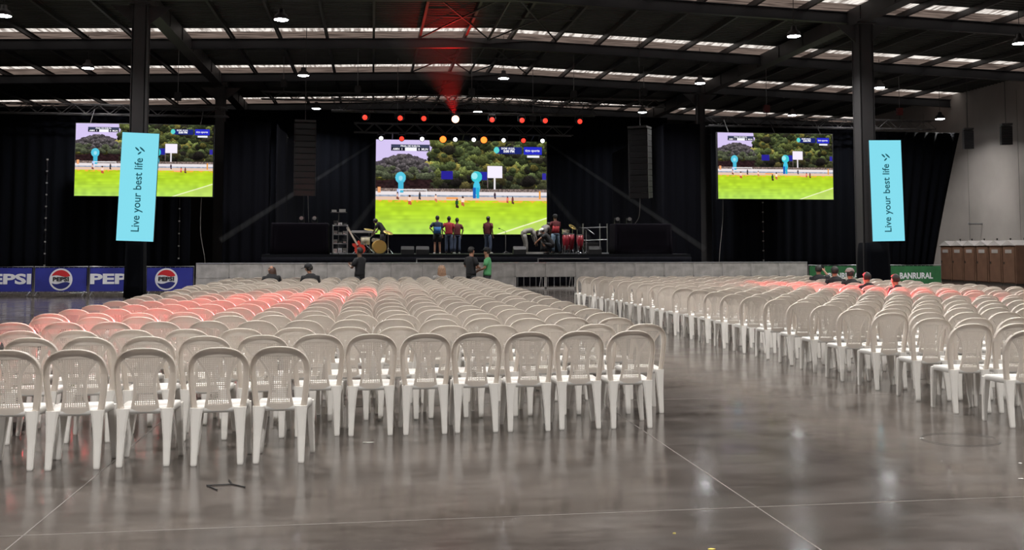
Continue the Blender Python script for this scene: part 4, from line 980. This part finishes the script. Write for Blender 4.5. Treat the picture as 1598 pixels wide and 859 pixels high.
    if hair:
        b = MB(); rings = []
        for i in range(8):
            ph = math.pi*.5*(1-i/7*1.42); row = []
            for k in range(18):
                a = 2*math.pi*k/18; rx, ry = .094, .112; zz = math.sin(ph)*.115+.012; rr2 = math.cos(ph) if i else .01
                yy = math.sin(a)*ry*rr2-.012; 
                if yy > .02 and zz < .055: zz = .055+.01*math.sin(a)
                row.append((math.cos(a)*rx*rr2, yy, zz))
            rings.append(row)
        b.loft(rings, caps=True); place(b.build('hair', M[hair], t, True))
    if longhair:
        b = MB(); rings = []
        for (z2, rx, ry, yo) in ((.125, .03, .03, -.01), (.10, .085, .09, -.01), (.03, .115, .115, -.015), (-.08, .125, .095, -.045), (-.2, .14, .075, -.07), (-.33, .13, .05, -.085), (-.38, .09, .03, -.08)):
            rings.append([(math.cos(2*math.pi*k/20)*rx*(1+.05*math.sin(5*k)), math.sin(2*math.pi*k/20)*ry+yo-(.03 if math.sin(2*math.pi*k/20) > .3 and z2 < .05 else 0), z2) for k in range(20)])
        b.loft(rings); place(b.build('long_hair', M[longhair], t, True))
    if cap_:
        c, back = cap_
        b = MB(); b.lathe([(.108, .035), (.11, .06), (.098, .10), (.06, .135), (.01, .145)], 18)
        s_ = -1 if back else 1
        b.loft([[(-.075, s_*.09, .045), (.075, s_*.09, .045), (.05, s_*.185, .035), (-.05, s_*.185, .035)], [(-.075, s_*.09, .058), (.075, s_*.09, .058), (.05, s_*.185, .045), (-.05, s_*.185, .045)]])
        place(b.build('cap', M[c], t, True))
    if phone:
        w = J['fr'] if 'fr' in J else J['pmr']; MB().box(tuple(w+Vector((0, .02, .05))), (.07, .01, .14)).build('phone', M['black'], t)
    return t
hips = dict(ell=(-.36, -.06, 1.20), wrl=(-.20, .06, 1.05)); 
hipsR = dict(elr=(.36, -.06, 1.20), wrr=(.20, .06, 1.05))
crossed = dict(ell=(-.25, .10, 1.16), wrl=(-.03, .22, 1.18), elr=(.25, .10, 1.16), wrr=(.04, .24, 1.22))
PI = math.pi
# on the stage (z = 1.4); heights from the photograph
person(2.90, 43.9, ZS, 0, 'person in dark blue shirt and shorts, hand on hip, on the stage', {**hips, **dict(hil=(-.09, 0, .9))}, .97, 'skin', 'cnavy', 'cblack', 'cwhite', shorts=True, stripe='cblue')
person(3.45, 44.3, ZS, R(-8), 'person in bright red shirt and jeans standing on the stage', hips, .96, 'skind', 'cred', 'jeans', 'cblack')
person(3.86, 44.8, ZS, R(10), 'person in dark red shirt half behind the bright red one', dict(elr=(.30, -.05, 1.18)), .93, 'skind', 'cdred', 'jeans', 'cwhite')
person(5.20, 44.0, ZS, R(-40), 'person in dark red shirt with white back panel standing alone on stage', {}, .96, 'skind', 'cdred', 'jeans', 'cwhite', stripe=None)
person(.50, 44.5, ZS, R(70), 'dark figure bending over the drums before the edge of the screen', dict(chest=(0, .14, 1.27), neck=(0, .25, 1.40), jaw=(0, .33, 1.44), head=(0, .37, 1.50), crown=(0, .38, 1.58), nose=(0, .46, 1.44), earl=(-.085, .36, 1.50), earr=(.085, .36, 1.50), shl=(-.18, .18, 1.36), shr=(.18, .18, 1.36), ell=(-.22, .32, 1.12), elr=(.22, .32, 1.12), wrl=(-.14, .45, .96), wrr=(.14, .45, .96)), .98, 'skind', 'cblack', 'cblack')
bend = dict(pel=(0, -.12, .93), waist=(0, -.02, 1.02), chest=(0, .22, 1.06), neck=(0, .38, 1.02), jaw=(0, .46, .98), head=(0, .53, .96), crown=(0, .60, .93), nose=(0, .52, .84), earl=(-.085, .52, .96), earr=(.085, .52, .96),
            shl=(-.18, .30, 1.02), shr=(.18, .30, 1.02), ell=(-.20, .38, .76), elr=(.20, .38, .76), wrl=(-.14, .46, .50), wrr=(.14, .46, .50), hil=(-.09, -.12, .88), hir=(.09, -.12, .88), knl=(-.11, -.02, .49), knr=(.11, -.02, .49))
person(6.92, 43.9, ZS, R(-82), 'person in grey bending down with a white cap on the stage', bend, 1.0, 'skind', 'cgrey', 'cgrey', 'cblack', cap_=('cwhite', True), long_sleeve=True)
squat = dict(pel=(0, -.15, .38), waist=(0, -.10, .50), chest=(0, .08, .72), neck=(0, .18, .85), jaw=(0, .24, .90), head=(0, .27, .97), crown=(0, .29, 1.05), nose=(0, .37, .92), earl=(-.085, .26, .96), earr=(.085, .26, .96), shl=(-.18, .12, .80), shr=(.18, .12, .80), ell=(-.22, .33, .66), elr=(.22, .33, .66), wrl=(-.12, .50, .52), wrr=(.12, .50, .52),
             hil=(-.10, -.13, .36), hir=(.10, -.13, .36), knl=(-.16, .26, .50), knr=(.16, .26, .50), anl=(-.14, .02, .09), anr=(.14, .02, .09), tol=(-.16, .18, .035), tor=(.16, .18, .035))
person(7.86, 43.4, ZS, R(75), 'person squatting in black with a white cap on the stage', squat, 1.05, 'skin', 'cblack', 'cblack', cap_=('cwhite', False))
person(7.85, 44.6, ZS, R(-50), 'person in grey shirt leaning forward behind the squatting one', dict(chest=(0, .12, 1.22), neck=(0, .22, 1.34), jaw=(0, .30, 1.36), head=(0, .36, 1.40), crown=(0, .40, 1.47), nose=(0, .45, 1.34), earl=(-.085, .35, 1.40), earr=(.085, .35, 1.40), shl=(-.18, .16, 1.30), shr=(.18, .16, 1.30), ell=(-.2, .3, 1.08), elr=(.2, .3, 1.08), wrl=(-.1, .42, .95), wrr=(.1, .42, .95)), .96, 'skind', 'cgrey', 'cblack')
person(8.33, 44.25, ZS, R(20), 'person in red and black plaid shirt, light jeans and dark cap on stage', dict(ell=(-.24, .05, 1.16), wrl=(-.16, .22, 1.04), elr=(.24, .05, 1.16), wrr=(.16, .24, 1.06), knr=(.17, .06, .5), anr=(.22, -.04, .09), tor=(.25, .12, .035)), 1.02, 'skind', 'cdred', 'ljeans', cap_=('cblack', False), stripe='cred')
# standing on the floor between the chairs and the stage barrier
person(-.33, 28.3, 0, R(55), 'person in black standing at the left block front, hands raised to the chest', dict(ell=(-.26, .10, 1.15), wrl=(-.12, .28, 1.22), elr=(.26, .10, 1.15), wrr=(.08, .30, 1.24)), .95, 'skind', 'cblack', 'cblack')
person(2.86, 28.4, 0, R(-60), 'person in black shirt holding something, facing the person in green', dict(ell=(-.30, -.02, 1.17), wrl=(-.06, .22, 1.14), elr=(.26, .08, 1.15), wrr=(.06, .26, 1.12)), .96, 'skin', 'cblack', 'cblack')
person(3.34, 28.5, 0, R(80), 'person in green shirt and dark cap facing the person in black', dict(ell=(-.24, .06, 1.15), wrl=(-.1, .28, 1.06), elr=(.24, .06, 1.15), wrr=(.1, .28, 1.06)), .94, 'skin', 'cgreen', 'cblack', cap_=('cblack', False))
sit = dict(pel=(0, -.02, .56), waist=(0, -.06, .66), chest=(0, -.07, .88), neck=(0, -.04, 1.04), jaw=(0, -.02, 1.12), head=(0, -.02, 1.21), crown=(0, -.035, 1.29), nose=(0, .08, 1.19), earl=(-.085, -.03, 1.20), earr=(.085, -.03, 1.20), shl=(-.18, -.07, .97), shr=(.18, -.07, .97), ell=(-.23, .02, .74), elr=(.23, .02, .74), wrl=(-.12, .22, .66), wrr=(.12, .22, .66),
           hil=(-.09, .02, .55), hir=(.09, .02, .55), knl=(-.10, .42, .52), knr=(.10, .42, .52), anl=(-.10, .40, .09), anr=(.10, .40, .09), tol=(-.11, .55, .035), tor=(.11, .55, .035))
taken = []
def at_chair(px, py):       # the chair whose sitter's head shows nearest to this place in the photograph
    def err(c):
        q = proj(c[3], c[4], 1.2); return abs(q[0]-px)+1.6*abs(q[1]-py)
    c = min((c for c in chairs if (c[3], c[4]) not in taken), key=err); taken.append((c[3], c[4])); return c[3], c[4]
def seated(x, y, face, label, ov={}, s=.93, **kw):
    a, b = at_chair(x, y); return person(a, b, 0, face, label, {**sit, **ov}, s, **kw)
seated(425, 413, R(20), 'seated person with long brown hair in black in the last left row', dict(elr=(.26, .08, .86), wrr=(.12, .14, 1.05), neck=(.0, .0, 1.02), jaw=(.0, .03, 1.08), head=(.02, .05, 1.15)), longhair='brownhair', hair=None, top='cblack')
seated(485, 412, R(12), 'seated person with black cap and black shirt in the last left row', dict(jaw=(-.03, -.02, 1.12), head=(-.05, -.02, 1.21), nose=(-.14, .02, 1.19), crown=(-.055, -.03, 1.29), earl=(-.06, -.09, 1.2), earr=(-.03, .07, 1.2)), cap_=('cblack', False), top='cblack', s=.94)
seated(680, 413, 0, 'seated person with long blonde hair in the last left row', longhair='blonde', hair=None, top='cgrey', s=.9)
rx = 12.0
seated(1276, 416, R(-15), 'seated person in black lifting a pale phone beside the green barrier', dict(elr=(.28, .10, 1.02), wrr=(.20, .26, 1.16)), top='cblack', phone=True, s=.93)
seated(1299, 417, R(-5), 'seated dark haired person in black, second of the five by the green barrier', top='cblack', s=.93)
seated(1325, 420, 0, 'seated person in a dark and pale cap before the word BANRURAL', cap_=('cgrey', False), top='cblack', s=.90)
seated(1356, 422, R(8), 'seated dark haired person left of the black wrapped right column', top='cblack', s=.87)
seated(1393, 422, R(25), 'seated person with dark hair in front of the black wrapped right column', top='cblack', s=.86)

# ------------------------------------------------------------------ small things
t = empty('tape_strip_mark', (-.99, 7.14, 0), 'black strips lying on the floor like two joined arrows', 'floor marking')
for i, (a, c) in enumerate((((-1.12, 7.16), (-.95, 7.17)), ((-1.12, 7.16), (-1.03, 7.02)), ((-.95, 7.17), (-.85, 7.07)), ((-.99, 7.30), (-.95, 7.17)))):
    MB().tube([(a[0]+.99, a[1]-7.14, .005), (c[0]+.99, c[1]-7.14, .005)], .0045, 6).build('strip', M['tape'], t)
wp = mat('paper_scrap', (.75, .74, .7), .7); yp = mat('yellow_scrap', (.6, .5, .1), .7)
for x, y, r, m, lb in ((4.62, 6.55, .020, wp, 'tiny white scrap on the floor, lower right of the aisle'), (4.95, 7.02, .016, wp, 'tiny white speck on the floor near the right chairs'), (4.75, 8.05, .018, wp, 'tiny white speck on the floor by the faint cable loop'), (1.86, 5.28, .022, yp, 'small yellow scrap on the floor near the bottom'), (1.75, 5.6, .01, yp, 'tiny yellow crumb on the floor beside the yellow scrap'), (-.02, 8.55, .045, wp, 'thin pale strip on the floor in front of the chairs')):
    b = MB(); rs = random.Random(int(x*100)); b.loft([[(x+r*rs.uniform(.6, 1.3)*math.cos(a*math.pi/4), y+.5*r*rs.uniform(.6, 1.3)*math.sin(a*math.pi/4), z) for a in range(8)] for z in (.0015, .004)])
    tag(b.build('paper_scrap', m), lb, 'scrap')
b = MB(); b.tube([(5.05+.33*math.cos(a/24*2*math.pi*.9), 7.95+.28*math.sin(a/24*2*math.pi*.9), .005) for a in range(25)], .0016, 5)
tag(b.build('thin_wire', M['steel2']), 'thin dark wire loop lying on the floor near the right chairs', 'wire')
def cable(pts, label, m, r=.012):
    b = MB(); P = [Vector(p) for p in pts]; out = []
    for i in range(len(P)-1):
        for k in range(6):
            u = k/6; p0, p1, p2, p3 = P[max(i-1, 0)], P[i], P[i+1], P[min(i+2, len(P)-1)]
            out.append(.5*((2*p1)+(-p0+p2)*u+(2*p0-5*p1+4*p2-p3)*u*u+(-p0+3*p1-3*p2+p3)*u**3))
    out.append(P[-1]); b.tube(out, r, 5); tag(b.build('cable', m, None, True), label, 'cable')
cable([(16.3, 44.1, 3.96), (16.35, 44.3, 3.0), (16.2, 44.3, 1.6), (16.1, 44.4, 0.01)], 'white cable hanging down from the right video screen', M['cgrey'])
cable([(-7.35, 44.1, 3.9), (-7.4, 44.3, 2.4), (-7.2, 44.4, 1.1), (-7.2, 44.5, .01)], 'pale cable hanging beside the left inner column', M['cgrey'])
cable([(-2.65, 41.6, 3.9), (-2.66, 42.2, 3.2), (-2.68, 42.9, 2.745)], 'thin cable hanging from the left speaker array to the covered stack', M['cgrey'], .01)
cable([(11.6, 41.6, 3.9), (11.75, 42.3, 3.1), (11.72, 42.9, 2.765)], 'thin cable hanging from the right speaker array to the covered stack', M['cgrey'], .01)
# small pale ties down the curtain seams
def seam(x, y, z0, z1, n, label):
    t = empty('curtain_ties', (x, y, z0), label, 'curtain tie')
    for k in range(n): MB().bx(-.03, .03, -.03, .03, (z1-z0)*k/(n-1)-.03, (z1-z0)*k/(n-1)+.03).build('tie', M['cgrey'], t)
    MB().tube([(.02, 0, 0), (0, 0, (z1-z0))], .006, 4).build('cord', M['steel2'], t)
seam(-14.3, 45.90, .9, 5.6, 10, 'column of small pale ties down the left curtain seam')
seam(19.0, 45.90, .6, 3.9, 8, 'column of small pale ties under the right video screen')
seam(-8.6, 45.90, 1.2, 4.0, 6, 'column of small pale ties on the curtain beside the left column')
